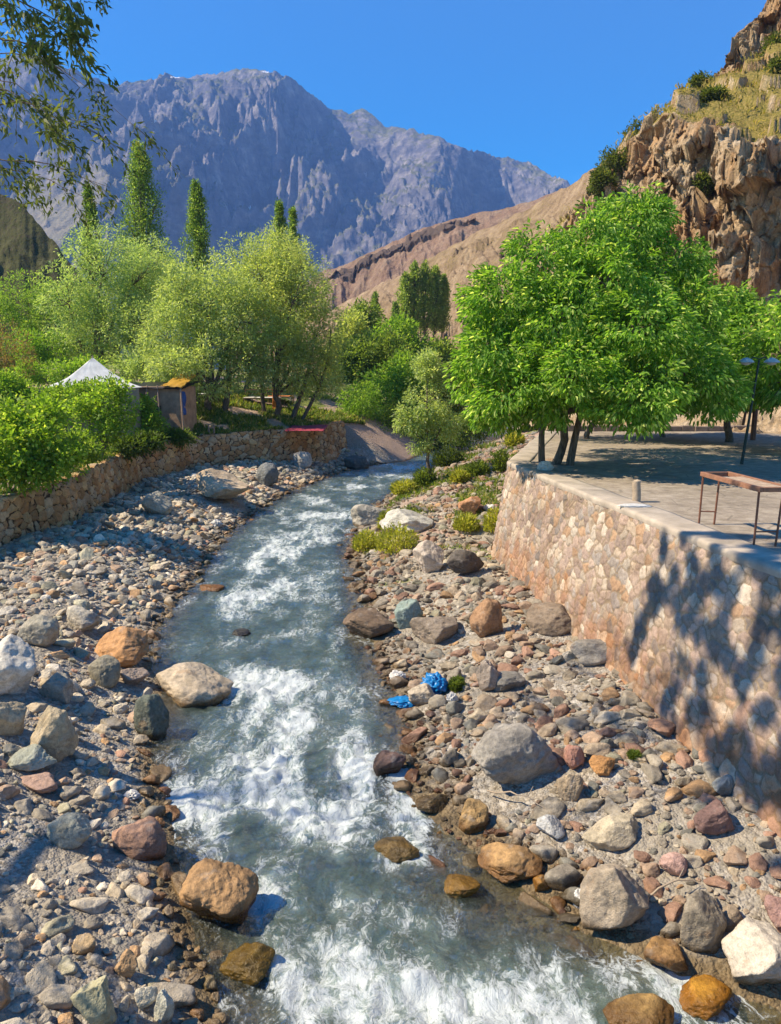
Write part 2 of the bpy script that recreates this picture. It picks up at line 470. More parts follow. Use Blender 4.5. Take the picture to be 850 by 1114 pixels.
# ------------------------------------------------------------------ river water
def water_material():
    t = NT('river_water'); p = t.pos()
    foam = t.attr('foam', 'Fac'); shallow = t.attr('shallow', 'Fac')
    ps = t.scale_vec(p, (1.25, 0.8, 1.0))
    warp = t.n('VectorMath', {'operation': 'ADD'})
    wn_ = t.n('VectorMath', {'operation': 'SCALE'}); t.t.links.new(t.noise(ps, 1.7, 3, 0.5, col=True), wn_.inputs[0]); wn_.inputs['Scale'].default_value = 0.8
    t.t.links.new(ps, warp.inputs[0]); t.t.links.new(wn_.outputs[0], warp.inputs[1])
    pw = warp.outputs[0]
    n1 = t.noise(pw, 2.6, 8, 0.72, 0.6); n2 = t.noise(pw, 11, 6, 0.7, 0.4); n3 = t.noise(p, 38, 4, 0.6)
    # lacy threads of foam: ridges of the warped noise
    def thread(n, k): return t.math('SUBTRACT', 1.0, t.math('MULTIPLY', t.math('ABSOLUTE', t.math('SUBTRACT', n, 0.5)), k), True)
    n0 = t.noise(pw, 1.15, 4, 0.6, 0.3); n4 = t.noise(pw, 5.5, 5, 0.65, 0.8)
    lace = t.math('ADD', t.math('MULTIPLY', thread(n1, 9.0), 0.42), t.math('ADD', t.math('MULTIPLY', thread(n4, 8.0), 0.36), t.math('MULTIPLY', thread(n2, 7.0), 0.28)))
    s = t.math('ADD', t.math('MULTIPLY', foam, 0.72), t.math('MULTIPLY', t.math('SUBTRACT', lace, 0.34), 1.05))
    s = t.math('ADD', s, t.math('MULTIPLY', t.math('SUBTRACT', n0, 0.5), 1.2))
    s = t.math('ADD', s, t.math('MULTIPLY', t.math('SUBTRACT', n2, 0.5), 0.7))
    fm = t.math('MULTIPLY', t.mapr(s, 0.55, 1.20), 0.94)
    h = t.math('ADD', t.math('MULTIPLY', n1, 0.9), t.math('ADD', t.math('MULTIPLY', n4, 0.45), t.math('ADD', t.math('MULTIPLY', n2, 0.3), t.math('MULTIPLY', n3, 0.06))))
    nor = t.bump(h, 0.75, 0.17)
    deep = t.ramp(n0, [(0.3, (0.042, 0.066, 0.050)), (0.5, (0.085, 0.120, 0.092)), (0.7, (0.16, 0.20, 0.155))])
    milk = t.mapr(t.math('ADD', t.math('MULTIPLY', foam, 0.9), t.math('MULTIPLY', t.math('SUBTRACT', n1, 0.5), 1.1)), 0.1, 1.0)
    deep = t.mix(t.math('MULTIPLY', milk, 0.8), deep, (0.36, 0.43, 0.36))
    body = t.principled(deep, 0.4, nor, 0.0)
    clear = t.n('BsdfTransparent', Color=(0.80, 0.82, 0.70)).outputs[0]
    sh = t.math('MULTIPLY', shallow, 0.88)
    inner = t.n('MixShader', Fac=sh, i1=body, i2=clear).outputs[0]
    gl = t.n('BsdfGlossy', Color=(0.9, 0.92, 0.9), Roughness=0.12, Normal=nor).outputs[0]
    fr = t.n('Fresnel', IOR=1.28, Normal=nor).outputs[0]
    surf = t.n('MixShader', Fac=t.math('MULTIPLY', fr, 0.55, True), i1=inner, i2=gl).outputs[0]
    fo = t.principled((0.60, 0.635, 0.63), 0.75, t.bump(t.math('ADD', n1, t.math('MULTIPLY', n2, 0.5)), 0.7, 0.12), 0.1)
    return t.done(t.n('MixShader', Fac=fm, i1=surf, i2=fo).outputs[0])
wy = np.concatenate([np.arange(-6, 6, 0.2), np.arange(6, 16, 0.045), np.arange(16, 30, 0.08), np.arange(30, 56, 0.18), np.arange(56, 130, 1.0)])
wu = np.linspace(-0.14, 1.14, 120)
WY, WU = np.meshgrid(wy, wu, indexing='ij')
WX = xl(WY) + (xr(WY) - xl(WY)) * WU
foam_px = [  # px, py, half width, half height in the photograph, strength
 (300,868,110,26,1.05),(225,885,40,26,.8),(400,892,50,20,.8),(350,1080,80,34,.75),(440,1060,70,40,.6),(540,1090,70,24,.6),(700,1075,75,26,.9),
 (640,1050,40,18,.7),(345,790,55,26,.75),(290,770,40,16,.5),(280,735,30,14,.75),(330,750,40,14,.6),(400,840,36,18,.6),(440,930,40,14,.4),
 (268,655,42,12,.55),(320,640,50,14,.55),(300,700,40,10,.4),(300,600,32,12,.7),(340,583,30,9,.9),(280,615,26,8,.5),(370,560,28,6,.75),(330,560,30,6,.5),(345,545,26,5,.7),
 (390,530,30,4,.6),(420,518,30,4,.6),(440,508,20,3,.8),(255,820,40,16,.5),(280,940,30,14,.4),(350,980,60,14,.35),(470,1000,50,12,.3),(330,830,70,14,.6),(390,690,40,9,.3),
 (290,975,14,26,.7),(258,748,12,14,.7),(372,702,10,10,.6),(306,1045,14,16,.7),(735,1070,16,16,.8),(430,935,18,8,.5),(255,702,10,6,.6),(205,650,16,5,.3),(350,1020,40,18,.5),(285,1090,40,22,.4),(610,1105,70,14,.6)]
foamv = np.zeros_like(WX)
for (fx, fy, hw, hh, st) in foam_px:
    c = at_plane(fx, fy, 0, WSLOPE); e1 = at_plane(fx + hw, fy, 0, WSLOPE); e2 = at_plane(fx, fy - hh, 0, WSLOPE)
    rx_, ry_ = abs(e1[0] - c[0]) * 1.15, abs(e2[1] - c[1]) * 1.15
    foamv += st * np.exp(-((WX - c[0]) / rx_) ** 2 - ((WY - c[1]) / ry_) ** 2)
flow = fbm(P3(WX * 1.3, WY * 0.5, 1.0), 4).reshape(WX.shape)
foamv = np.clip(foamv * (0.84 + 1.2 * flow) + 0.08 + flow * 0.22, 0, 1.08)
edge_ = np.minimum(WU, 1 - WU)
amp = 0.045 + 0.075 * np.clip(foamv, 0, 1)
wav = ridged(P3(WX * 0.75 + 0.3 * flow, WY * 1.15, 4.0), 4, 0.5).reshape(WX.shape) - 1.1
wav2 = fbm(P3(WX * 3.4, WY * 2.6, 9.0), 4, 0.55).reshape(WX.shape)
WZ = zw(WY) + (wav * 0.75 * amp + wav2 * amp * 0.75) * sstep(-0.05, 0.12, edge_)
_c1 = at_plane(330, 850, 0, WSLOPE)
WZ = WZ + 0.08 * sstep(-0.9, 0.9, WY - _c1[1]) - 0.05                              # the little drop
depth_ = WZ - terrain(WX, WY)
shallow = sstep(0.40, 0.10, depth_) * sstep(1.0, 0.5, foamv)
tag(link('river_water', make_mesh('river_water', np.stack([WX, WY, WZ], -1).reshape(-1, 3), grid_faces(len(wy), len(wu)), water_material(), True, None, {'foam': foamv, 'shallow': shallow})), kind='structure')

# ------------------------------------------------------------------ mountains and hills
def ridge(name, sky, fall, nu, nt, disp, mat, back=0.25, skyn=0.0, seed=0.0, tpow=1.3, attrs=None, smooth=True):
    """sky: (px, py, Y) along the crest; fall: (dx, dy, dz) over the whole slope; disp(V, t, u) -> offsets"""
    W = np.array([at_y(a, b, c) for a, b, c in sky])
    u = np.linspace(0, len(sky) - 1, nu)
    idx = np.arange(len(sky))
    cr = np.stack([np.interp(u, idx, W[:, k]) for k in range(3)], 1)
    if skyn: cr[:, 2] += skyn * fbm(P3(u * 1.7, seed), 4, 0.6)
    t = np.concatenate([-np.linspace(back, 0.03, 8), np.linspace(0, 1, nt) ** tpow])
    F = np.array(fall, float)
    V = np.zeros((nu, len(t), 3))
    tt = t[None, :, None]
    V[:] = cr[:, None] + np.where(tt >= 0, tt, 0) * F + np.where(tt < 0, -tt, 0) * np.array([F[0] * -0.3, -F[1], F[2] * 1.2])
    U, T = np.meshgrid(u, t, indexing='ij')
    V = disp(V.reshape(-1, 3), T.ravel(), U.ravel())
    o = link(name, make_mesh(name, V, grid_faces(nu, len(t)), mat, smooth, None, attrs))
    return tag(o, kind='structure')

def mountain_material():
    t = NT('mountain_rock'); p = t.pos()
    ps = t.scale_vec(p, (0.001, 0.001, 0.001))
    n1 = t.noise(ps, 4, 8, 0.65); n2 = t.noise(ps, 22, 8, 0.7); n3 = t.noise(t.scale_vec(p, (0.02, 0.02, 0.06)), 1.0, 6, 0.7)
    rock = t.ramp(n2, [(0.3, (0.06, 0.064, 0.09)), (0.5, (0.16, 0.148, 0.165)), (0.68, (0.37, 0.32, 0.29))])
    rock = t.mix(0.5, rock, t.ramp(n3, [(0.35, 0.55), (0.6, 1.25)]), 'MULTIPLY')
    scrub = t.ramp(n2, [(0.3, (0.075, 0.08, 0.03)), (0.7, (0.19, 0.18, 0.075))])
    nz = t.n('SeparateXYZ', Vector=t.n('NewGeometry').outputs['Normal']).outputs[2]
    g = t.math('MULTIPLY', t.mapr(nz, 0.55, 0.8), t.mapr(n1, 0.38, 0.55))
    c = t.mix(g, rock, scrub)
    c = t.mix(t.math('MULTIPLY', t.attr('low', 'Fac'), 0.85), c, t.ramp(n1, [(0.35, (0.20, 0.19, 0.10)), (0.65, (0.36, 0.29, 0.19))]))
    snow = t.attr('snow', 'Fac')
    c = t.mix(t.mapr(t.math('ADD', snow, t.math('SUBTRACT', n2, 0.5)), 0.62, 0.72), c, (0.85, 0.87, 0.9))
    h = t.math('ADD', n2, t.math('MULTIPLY', n3, 0.6))
    return t.done(t.principled(c, 0.95, t.bump(h, 0.9, 14.0), 0.1))
MD = 2600
mt_px = [(-420,150),(-300,95),(-190,120),(-90,84),(-20,66),(38,60),(84,78),(130,92),(168,87),(213,82),(240,76),(266,73),(291,77),(313,84),(338,104),(362,119),(392,121),(424,137),(456,141),(480,148),(504,158),(522,163),(545,171),(574,179),(598,190),(614,199),(640,220),(700,245),(800,260),(1000,250)]
mt_sky = [(a, b, MD + 120 * math.sin(i * 0.9) - max(0, a - 400) * 0.9) for i, (a, b) in enumerate(mt_px)]
MTN = {}
def mt_disp(V, t, u):
    k = sstep(0.0, 0.16, t); 
    x, y, z = V[:, 0], V[:, 1], V[:, 2]
    wx = x + 120 * fbm(P3(x / 380, y / 420, 2.0), 4); wy_ = y + 120 * fbm(P3(x / 380, y / 420, 12.0), 3)
    s1 = ridged(P3((wx + 0.45 * wy_) / 460 + 0.37, wy_ / 1000, 3.7), 2, 0.5) - 0.8
    s2 = ridged(P3((wx - 0.30 * wy_) / 230, wy_ / 420, 4.5), 3, 0.5) - 0.9
    s3 = ridged(P3(wx / 95, wy_ / 130, 7.5), 5, 0.6) - 1.1
    s4 = ridged(P3((x + 0.5 * y) / 38, (y - 0.3 * x) / 60, 1.5), 3, 0.6) - 1.1
    low = sstep(0.42, 0.62, t + 0.0001 * (-x - 300) + 0.08 * fbm(P3(x / 300, y / 300, 3), 3)); MTN['low'] = low
    dz = k * (135 * s1 * (0.6 + 0.4 * sstep(0.05, 0.5, t)) + 62 * s2 + 42 * s3 + 17 * s4) * (1 - 0.75 * low) + (1 - k) * (8 * s3 + 6 * s2 + 3 * s4)
    V = V.copy(); V[:, 2] += dz - 30 * k
    V[:, 1] -= k * 50 * s2
    V[:, 2] = np.maximum(V[:, 2], -40)
    return V
mountain = ridge('mountain', mt_sky, (-420, -1500, -1080), 760, 330, mt_disp, mountain_material(), skyn=6.0, back=0.5)
_me = mountain.data; _co = np.zeros(len(_me.vertices) * 3, np.float32); _me.vertices.foreach_get('co', _co); _co = _co.reshape(-1, 3)
_sn = np.zeros(len(_co))
for (a, b, w_, h_) in [(268,73,9,1.6),(290,78,8,1.5),(190,84,10,1.5),(168,132,5,3),(272,226,3,4),(398,190,3,4)]:
    d = ray(a, b); 
    q = _co - np.array([0, 0, CAMZ]); dep = q[:, 1] * _ct - q[:, 2] * _st
    ppx = PCX + FPX * q[:, 0] / np.maximum(dep, 1); ppy = PCY - FPX * (q[:, 1] * _st + q[:, 2] * _ct) / np.maximum(dep, 1)
    _sn += np.exp(-((ppx - a) / w_) ** 2 - ((ppy - b) / h_) ** 2)
_at = _me.attributes.new('low', 'FLOAT', 'POINT'); _at.data.foreach_set('value', MTN['low'].astype(np.float32))
_at = _me.attributes.new('snow', 'FLOAT', 'POINT'); _at.data.foreach_set('value', _sn.astype(np.float32))

def hill_material(name, cols, grassy=0.5, strata=None, scale=1.0, gcol=((0.10, 0.10, 0.03), (0.27, 0.22, 0.09))):
    t = NT(name); p = t.pos()
    n1 = t.noise(p, 0.06 * scale, 6, 0.6); n2 = t.noise(p, 0.5 * scale, 7, 0.7); n3 = t.noise(p, 3.5 * scale, 5, 0.65)
    k = len(cols)
    c = t.ramp(n2, [(0.28 + 0.44 * i / (k - 1), cc) for i, cc in enumerate(cols)])
    c = t.mix(0.6, c, t.ramp(n3, [(0.35, 0.55), (0.62, 1.3)]), 'MULTIPLY')
    g = t.mapr(t.math('ADD', t.math('MULTIPLY', n1, 0.5), t.math('MULTIPLY', n3, 0.5)), 0.62 - 0.2 * grassy, 0.70 - 0.2 * grassy)
    c = t.mix(t.math('MULTIPLY', g, 0.8), c, t.ramp(n2, [(0.35, gcol[0]), (0.65, gcol[1])]))
    h = t.math('ADD', n2, t.math('MULTIPLY', n3, 0.5))
    return t.done(t.principled(c, 0.95, t.bump(h, 0.9, 0.5 / scale), 0.1))
# red hill with a dark ledge of rock along its brow
M_red = hill_material('red_scree', [(0.17, 0.10, 0.07), (0.25, 0.16, 0.11), (0.33, 0.235, 0.16)], 0.4, scale=0.35)
red_sky = [(250,345,430),(320,314,420),(352,296,410),(388,281,400),(424,265,390),(452,252,380),(500,236,370),(560,224,360),(614,205,350),(660,190,345),(760,150,340)]
LEDGE = {}
def red_disp(V, t, u):
    x, y, z = V[:, 0], V[:, 1], V[:, 2]; k = sstep(0, 0.1, t)
    V = V.copy(); V[:, 2] += k * (7 * (ridged(P3(x / 26, y / 90, 0), 4) - 1) + 2.0 * fbm(P3(x / 7, y / 7, 0), 4))
    n_ = fbm(P3(u * 3.1, 0.3), 4); c_ = 0.030 + 0.008 * n_ + 0.004 * (6 - u)
    w_ = 0.019 * sstep(2.0, 2.6, u) * sstep(6.3, 5.6, u) * (1 + 0.5 * n_)
    m_ = sstep(1.0, 0.75, np.abs(t - c_) / np.maximum(w_, 1e-5)) * (w_ > 1e-4)
    V[:, 1] -= m_ * (2.2 + 2.4 * facet(P3(x / 4.5, y / 9, z / 9), 0.9))
    V[:, 2] += m_ * (0.6 + 1.2 * facet(P3(x / 3.0, y / 9, z / 6), 0.9, 9))
    LEDGE['m'] = m_
    return V
_rh = ridge('red_hill', red_sky, (20, -170, -125), 520, 260, red_disp, M_red, skyn=1.0, back=0.3)
_at = _rh.data.attributes.new('ledge', 'FLOAT', 'POINT'); _at.data.foreach_set('value', LEDGE['m'].astype(np.float32))
_nt = M_red.node_tree; _pb = next(n for n in _nt.nodes if n.type == 'BSDF_PRINCIPLED'); _src = _pb.inputs['Base Color'].links[0].from_socket
_mx = _nt.nodes.new('ShaderNodeMix'); _mx.data_type = 'RGBA'; _aa = _nt.nodes.new('ShaderNodeAttribute'); _aa.attribute_name = 'ledge'
_nt.links.new(_aa.outputs['Fac'], _mx.inputs[0]); _nt.links.new(_src, _mx.inputs[6]); _mx.inputs[7].default_value = (0.12, 0.085, 0.066, 1); _nt.links.new(_mx.outputs[2], _pb.inputs['Base Color'])
# tan hillside in front of it
M_tan = hill_material('tan_hillside', [(0.15, 0.10, 0.06), (0.30, 0.21, 0.13), (0.44, 0.33, 0.215)], 0.6, scale=0.6, gcol=((0.13, 0.10, 0.035), (0.32, 0.23, 0.10)))
tan_sky = [(255,392,240),(310,360,232),(345,343,225),(366,333,220),(410,311,208),(460,287,195),(500,262,185),(557,235,172),(600,212,162),(632,194,150),(660,172,140),(700,150,128),(780,110,118)]
def tan_disp(V, t, u):
    x, y, z = V[:, 0], V[:, 1], V[:, 2]; k = sstep(0, 0.12, t)
    st = ridged(P3((x * 0.55 + z * 0.83) / 5.0, y / 30, x / 40), 4, 0.6) - 1
    F1, F2, ID = cells(P3(x / 5, y / 5, z / 4))
    crag = sstep(-0.1, 0.4, fbm(P3(x / 30, y / 30, 1), 3)) 
    V = V.copy(); V[:, 2] += k * (1.5 * st + 1.1 * fbm(P3(x / 9, y / 9, 0), 5, 0.6) + crag * 3.6 * (_rnd[ID, 0] - 0.4)) + 0.4 * k
    return V
ridge('tan_hillside', tan_sky, (-14, -105, -66), 420, 190, tan_disp, M_tan, skyn=0.7, back=0.5)
# shaded hill on the left
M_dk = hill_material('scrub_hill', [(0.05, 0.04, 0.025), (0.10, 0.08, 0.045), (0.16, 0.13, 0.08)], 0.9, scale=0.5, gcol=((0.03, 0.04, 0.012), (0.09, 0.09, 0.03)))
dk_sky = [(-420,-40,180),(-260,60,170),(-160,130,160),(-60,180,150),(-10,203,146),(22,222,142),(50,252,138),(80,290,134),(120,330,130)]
def dk_disp(V, t, u):
    x, y, z = V[:, 0], V[:, 1], V[:, 2]; k = sstep(0, 0.12, t)
    V = V.copy(); V[:, 2] += k * (3.2 * (ridged(P3(x / 18, y / 18, 0), 5, 0.55) - 1)); return V
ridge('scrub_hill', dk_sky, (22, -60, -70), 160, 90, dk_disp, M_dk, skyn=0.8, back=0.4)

# ------------------------------------------------------------------ cliff on the right
def cliff_material():
    t = NT('cliff_rock'); p = t.pos()
    n1 = t.noise(p, 0.22, 6, 0.6); n2 = t.noise(t.scale_vec(p, (1, 1, 0.45)), 1.3, 8, 0.7, 0.4); n3 = t.noise(p, 7, 6, 0.65)
    c = t.ramp(n2, [(0.25, (0.19, 0.125, 0.07)), (0.42, (0.37, 0.26, 0.15)), (0.56, (0.48, 0.36, 0.23)), (0.75, (0.57, 0.465, 0.34))])
    c = t.mix(t.mapr(n1, 0.45, 0.62), c, t.mix(1.0, c, (0.95, 0.78, 0.62), 'MULTIPLY'))
    c = t.mix(0.65, c, t.ramp(n3, [(0.33, 0.5), (0.6, 1.25)]), 'MULTIPLY')
    varn = t.mapr(t.noise(t.scale_vec(p, (1.6, 1.6, 0.3)), 0.7, 5, 0.65), 0.55, 0.70)
    c = t.mix(t.math('MULTIPLY', varn, 0.65), c, (0.10, 0.065, 0.045))
    gm = t.attr('grass', 'Fac')
    nz = t.n('SeparateXYZ', Vector=t.n('NewGeometry').outputs['Normal']).outputs[2]
    g = t.math('MULTIPLY', t.mapr(t.math('ADD', gm, t.math('MULTIPLY', t.math('SUBTRACT', n2, 0.5), 1.6)), 0.35, 0.6), t.mapr(nz, 0.35, 0.6))
    gc = t.ramp(n3, [(0.3, (0.10, 0.11, 0.02)), (0.5, (0.26, 0.20, 0.05)), (0.7, (0.40, 0.28, 0.10))])
    c = t.mix(g, c, gc)
    h = t.math('ADD', n2, t.math('MULTIPLY', n3, 0.35))
    return t.done(t.principled(c, 0.93, t.bump(h, 1.0, 0.35), 0.15))
# stations along the face: px, distance of the face foot, foot z, row of the brow, then the ledge and upper crag
ST = [(570, 84, 9.0, 275, 6, 2.0, 1, 1), (612, 74, 9.5, 246, 6, 2.5, 1, 1), (640, 66, 10, 196, 7, 2.5, 1, 1), (668, 61, 10.5, 152, 7, 3.0, 1.5, 1.5), (705, 56, 11, 130, 9, 4.4, 2, 2), (745, 53, 11, 146, 15, 9.0, 3, 5), (800, 49.5, 10.6, 172, 17, 11.5, 4, 15), (850, 47, 10, 158, 17, 11, 4, 22), (920, 44, 9.6, 150, 16, 11, 4, 25), (1060, 40, 9, 140, 15, 11, 4, 25), (1300, 36, 8.5, 120, 15, 11, 4, 25)]
prof = []
for (px, d, zf, row, lb, lh, cb, ch) in ST:
    foot = at_y(px, 410, d); brow = at_y(px, row, d + 1.5)
    out = np.array([foot[0], foot[1], 0]); out /= np.linalg.norm(out)            # roughly away from the river
    bk = np.array([0.55, 0.83, 0.0])
    f = np.array([foot[0], foot[1], zf])
    toe = f - bk * 13; toe[2] = 3.2 if px > 600 else 4.0
    b = f + bk * 1.5; b[2] = brow[2]
    l2 = b + bk * lb + np.array([0, 0, lh])
    c2 = l2 + bk * cb + np.array([0, 0, ch])
    e2 = c2 + bk * 40 + np.array([0, 0, 6 if ch > 4 else -8])
    prof.append([toe, f, b, l2, c2, e2])
prof = np.array(prof)                                    # station, level, xyz
nseg = [60, 170, 80, 100, 24]
tl_ = np.concatenate([np.linspace(i, i + 1, n, endpoint=False) for i, n in enumerate(nseg)] + [[5.0]])
us = np.linspace(0, len(ST) - 1, 620)
lev = np.stack([[np.interp(us, np.arange(len(ST)), prof[:, l, k]) for k in range(3)] for l in range(6)])   # level, xyz, u
CV = np.stack([np.stack([np.interp(tl_, np.arange(6), lev[:, k, i]) for k in range(3)], 1) for i in range(len(us))])
U, T = np.meshgrid(us, tl_, indexing='ij')
V = CV.reshape(-1, 3); Tq = T.ravel(); Uq = U.ravel()
face = sstep(0.85, 1.05, Tq) * sstep(2.15, 1.95, Tq) + sstep(2.9, 3.05, Tq) * sstep(4.2, 3.95, Tq)
ledge = sstep(1.95, 2.15, Tq) * sstep(3.05, 2.9, Tq)
al = V[:, 0] * 0.83 - V[:, 1] * 0.55                     # along the face
de = V[:, 0] * 0.55 + V[:, 1] * 0.83
wrp = 1.3 * fbm(P3(al / 4, V[:, 2] / 7, 0.3), 3)
zz_ = V[:, 2] + 0.25 * al
blk = 3.0 * facet(P3((al + wrp) / 3.3, de / 40, zz_ / 7.5), 0.85) + 1.0 * facet(P3((al + 0.6 * wrp) / 1.3, de / 40, zz_ / 2.8), 0.9, 31) + 0.42 * facet(P3((al + 0.3 * wrp) / 0.5, de / 20, zz_ / 1.1), 1.1, 77)
rough = 0.45 * fbm(V / 2.0, 5, 0.62) + 0.25 * (ridged(P3(al / 2.2, de / 9, V[:, 2] / 4), 4, 0.6) - 1)
big = 2.2 * fbm(P3(al / 8, de / 40, V[:, 2] / 18), 3)
off = face * (blk + rough + big)
V = V.copy()
V[:, 0] -= 0.55 * off; V[:, 1] -= 0.83 * off
V[:, 2] += face * 0.9 * facet(V / 1.6 + 5, 0.6) 
H1, H2, ID3 = cells(P3(al / 1.7, de / 1.7, V[:, 2] / 2))
V[:, 2] += ledge * (0.5 * fbm(V / 3.0, 4) + 1.0 * sstep(0.6, 0.95, _rnd[ID3, 2]) * sstep(0, 0.12, H2 - H1))
scr = sstep(1.05, 0.85, Tq)
K1, K2, ID4 = cells(P3(al / 0.8, de / 0.8, V[:, 2]))
V[:, 2] += scr * (0.35 * fbm(V / 2.2, 4) + 0.35 * _rnd[ID4, 1] * sstep(0, 0.3, K2 - K1))
gatt = ledge * 0.75 + 0.12 * (1 - face) * (1 - ledge) + sstep(2.7, 2.0, Uq) * 0.4
tag(link('cliff', make_mesh('cliff', V, grid_faces(len(us), len(tl_)), cliff_material(), True, None, {'grass': gatt})), kind='structure')
CLV = V.reshape(len(us), len(tl_), 3)

# ------------------------------------------------------------------ stone walls
def wall_material(name, mortar, edge0, edge1, moss=0.0):
    t = NT(name); p = t.pos()
    c = t.attr('Col'); e = t.attr('edge', 'Fac')
    n2 = t.noise(p, 9, 6, 0.65); n3 = t.noise(p, 45, 4, 0.6); n1 = t.noise(p, 0.9, 5, 0.6)
    c = t.mix(0.7, c, t.ramp(n2, [(0.3, 0.5), (0.5, 0.9), (0.7, 1.12)]), 'MULTIPLY')
    c = t.mix(0.4, c, t.ramp(n3, [(0.35, 0.7), (0.6, 1.2)]), 'MULTIPLY')
    ee = t.math('ADD', e, t.math('MULTIPLY', t.math('SUBTRACT', n2, 0.5), 0.12))
    m = t.mapr(ee, edge0, edge1, 1.0, 0.0)
    mc = t.mix(0.6, mortar, t.ramp(n3, [(0.3, 0.6), (0.65, 1.2)]), 'MULTIPLY')
    c = t.mix(m, c, mc)
    c = t.mix(0.8, c, t.ramp(n1, [(0.32, (0.62, 0.54, 0.46)), (0.52, (0.95, 0.92, 0.88)), (0.7, (1.06, 1.0, 0.93))]), 'MULTIPLY')
    # rust-coloured seepage stains on the lower part
    st = t.attr('stain', 'Fac')
    c = t.mix(t.math('MULTIPLY', t.mapr(t.math('ADD', st, t.math('SUBTRACT', n1, 0.5)), 0.45, 0.8), 0.55), c, t.mix(1.0, c, (0.85, 0.50, 0.26), 'MULTIPLY'))
    return t.done(t.principled(c, 0.92, t.bump(t.math('ADD', n2, t.math('MULTIPLY', n3, 0.4)), 0.6, 0.03), 0.2))
def palette(ids, cols, seed):
    r = np.random.RandomState(seed); tab = np.array(cols)[r.randint(0, len(cols), 256)] * (0.8 + 0.4 * r.rand(256, 1))
    return tab[ids % 256]
def resample(P, step):
    d = np.concatenate([[0], np.cumsum(np.linalg.norm(np.diff(P, axis=0), axis=1))])
    s = np.arange(0, d[-1], step)
    return np.stack([np.interp(s, d, P[:, k]) for k in range(P.shape[1])], 1), s
def stone_face(name, path, top, bot, out_sign, batter, cw, chh, step, relief, cols, mat, parent, seed=0, stainf=None):
    """grid face along a plan path; bot is the z of the hidden footing"""
    Pp, s = resample(path, step)
    T = np.gradient(Pp[:, :2], axis=0); k = 15
    T = np.stack([np.convolve(np.pad(T[:, i], k, mode='edge'), np.ones(2 * k + 1) / (2 * k + 1), 'valid') for i in (0, 1)], 1)
    T /= np.linalg.norm(T, axis=1)[:, None]
    Nn = np.stack([-T[:, 1], T[:, 0]], 1) * out_sign
    nv = int(np.max(top - bot) / step) + 1
    v = np.linspace(0, 1, nv)
    Z = bot[:, None] + (top - bot)[:, None] * v[None] if np.ndim(bot) else bot + (top - bot)[:, None] * v[None]
    drop = top[:, None] - Z
    X = Pp[:, 0][:, None] + Nn[:, 0][:, None] * drop * batter
    Y = Pp[:, 1][:, None] + Nn[:, 1][:, None] * drop * batter
    SS = np.broadcast_to(s[:, None], Z.shape)
    q = P3(SS / cw, Z / chh); q[:, :2] += 0.30 * np.stack([fbm(q * 0.9, 3), fbm(q * 0.9 + 31, 3)], 1)
    F1, F2, ID = cells2(q[:, :2])
    e = (F2 - F1)
    rl = relief * (sstep(0.02, 0.22, e) + 0.5 * (_rnd[ID % 256, 0] - 0.5)) + relief * 0.5 * fbm(q * 2.5, 3)
    rl = rl.reshape(Z.shape)
    rl = rl * sstep(0, 0.02, 1 - v)[None]
    X = X + Nn[:, 0][:, None] * rl; Y = Y + Nn[:, 1][:, None] * rl
    st = np.zeros(Z.shape) if stainf is None else stainf(SS, Z, drop)
    V = np.stack([X, Y, Z], -1).reshape(-1, 3)
    return link(name, make_mesh(name, V, grid_faces(*Z.shape), mat, True, palette(ID, cols, seed), {'edge': e, 'stain': st}), parent)
# right: mortared wall below the terrace
wall_r = thing('retaining_wall', 'tall mortared stone retaining wall holding up the paved terrace', 'wall', (0, 0, 0))
M_wr = wall_material('rubble_masonry', (0.31, 0.24, 0.165), 0.04, 0.12)
cols_r = [(0.42,0.315,0.235),(0.44,0.325,0.26),(0.36,0.265,0.205),(0.50,0.41,0.32),(0.33,0.25,0.205),(0.43,0.28,0.175),(0.40,0.30,0.245),(0.54,0.46,0.37),(0.28,0.235,0.205),(0.47,0.37,0.275),(0.42,0.32,0.255),(0.36,0.31,0.27)]
pth = WTOP.copy()
pthf, sf = resample(pth, 0.02)
def stain_r(SS, Z, drop): return sstep(0.9, 2.6, drop) * 0.5 + 0.20 + 0.35 * fbm(P3(SS * 2.0, Z * 0.35, 2), 3).reshape(SS.shape)
stone_face('stone_facing', pth, np.full(len(pthf), ZT - 0.003), 0.0, 1, 0.17, 0.25, 0.19, 0.02, 0.020, cols_r, M_wr, wall_r, 3, stain_r)
p2 = np.vstack([WTOP[-1] + [0.02, 0.0, 0], WEND])
p2f, _ = resample(p2, 0.05)
stone_face('stone_facing', p2, np.full(len(p2f), ZT - 0.003), 0.3, 1, 0.17, 0.27, 0.215, 0.05, 0.034, cols_r, M_wr, wall_r, 4, stain_r)
# coping
M_cop = plain('coping_concrete', (0.40, 0.33, 0.255), 0.9, 0.6, 2.0, 0.5)
cp, _ = resample(WALLP, 0.25)
Tn = np.gradient(cp[:, :2], axis=0); Tn /= np.linalg.norm(Tn, axis=1)[:, None]; Nn = np.stack([-Tn[:, 1], Tn[:, 0]], 1)
jit = 0.025 * fbm(P3(cp[:, 1] * 1.7, 0.2), 3)
rows = []
for (o_, z_) in ((0.03, -0.07), (0.045, 0.0), (0.03, 0.05), (-0.02, 0.065), (-0.55, 0.06), (-0.62, 0.05), (-0.62, -0.05)):
    rows.append(np.column_stack([cp[:, :2] + Nn * (o_ + (jit if o_ > 0 else 0 * jit))[:, None], np.full(len(cp), ZT + z_) + 0.012 * fbm(P3(cp[:, 1] * 0.9, o_), 2)]))
rows = np.stack(rows, 1)
link('coping', make_mesh('coping', rows.reshape(-1, 3), grid_faces(len(cp), rows.shape[1])[:, ::-1], M_cop, True), wall_r)
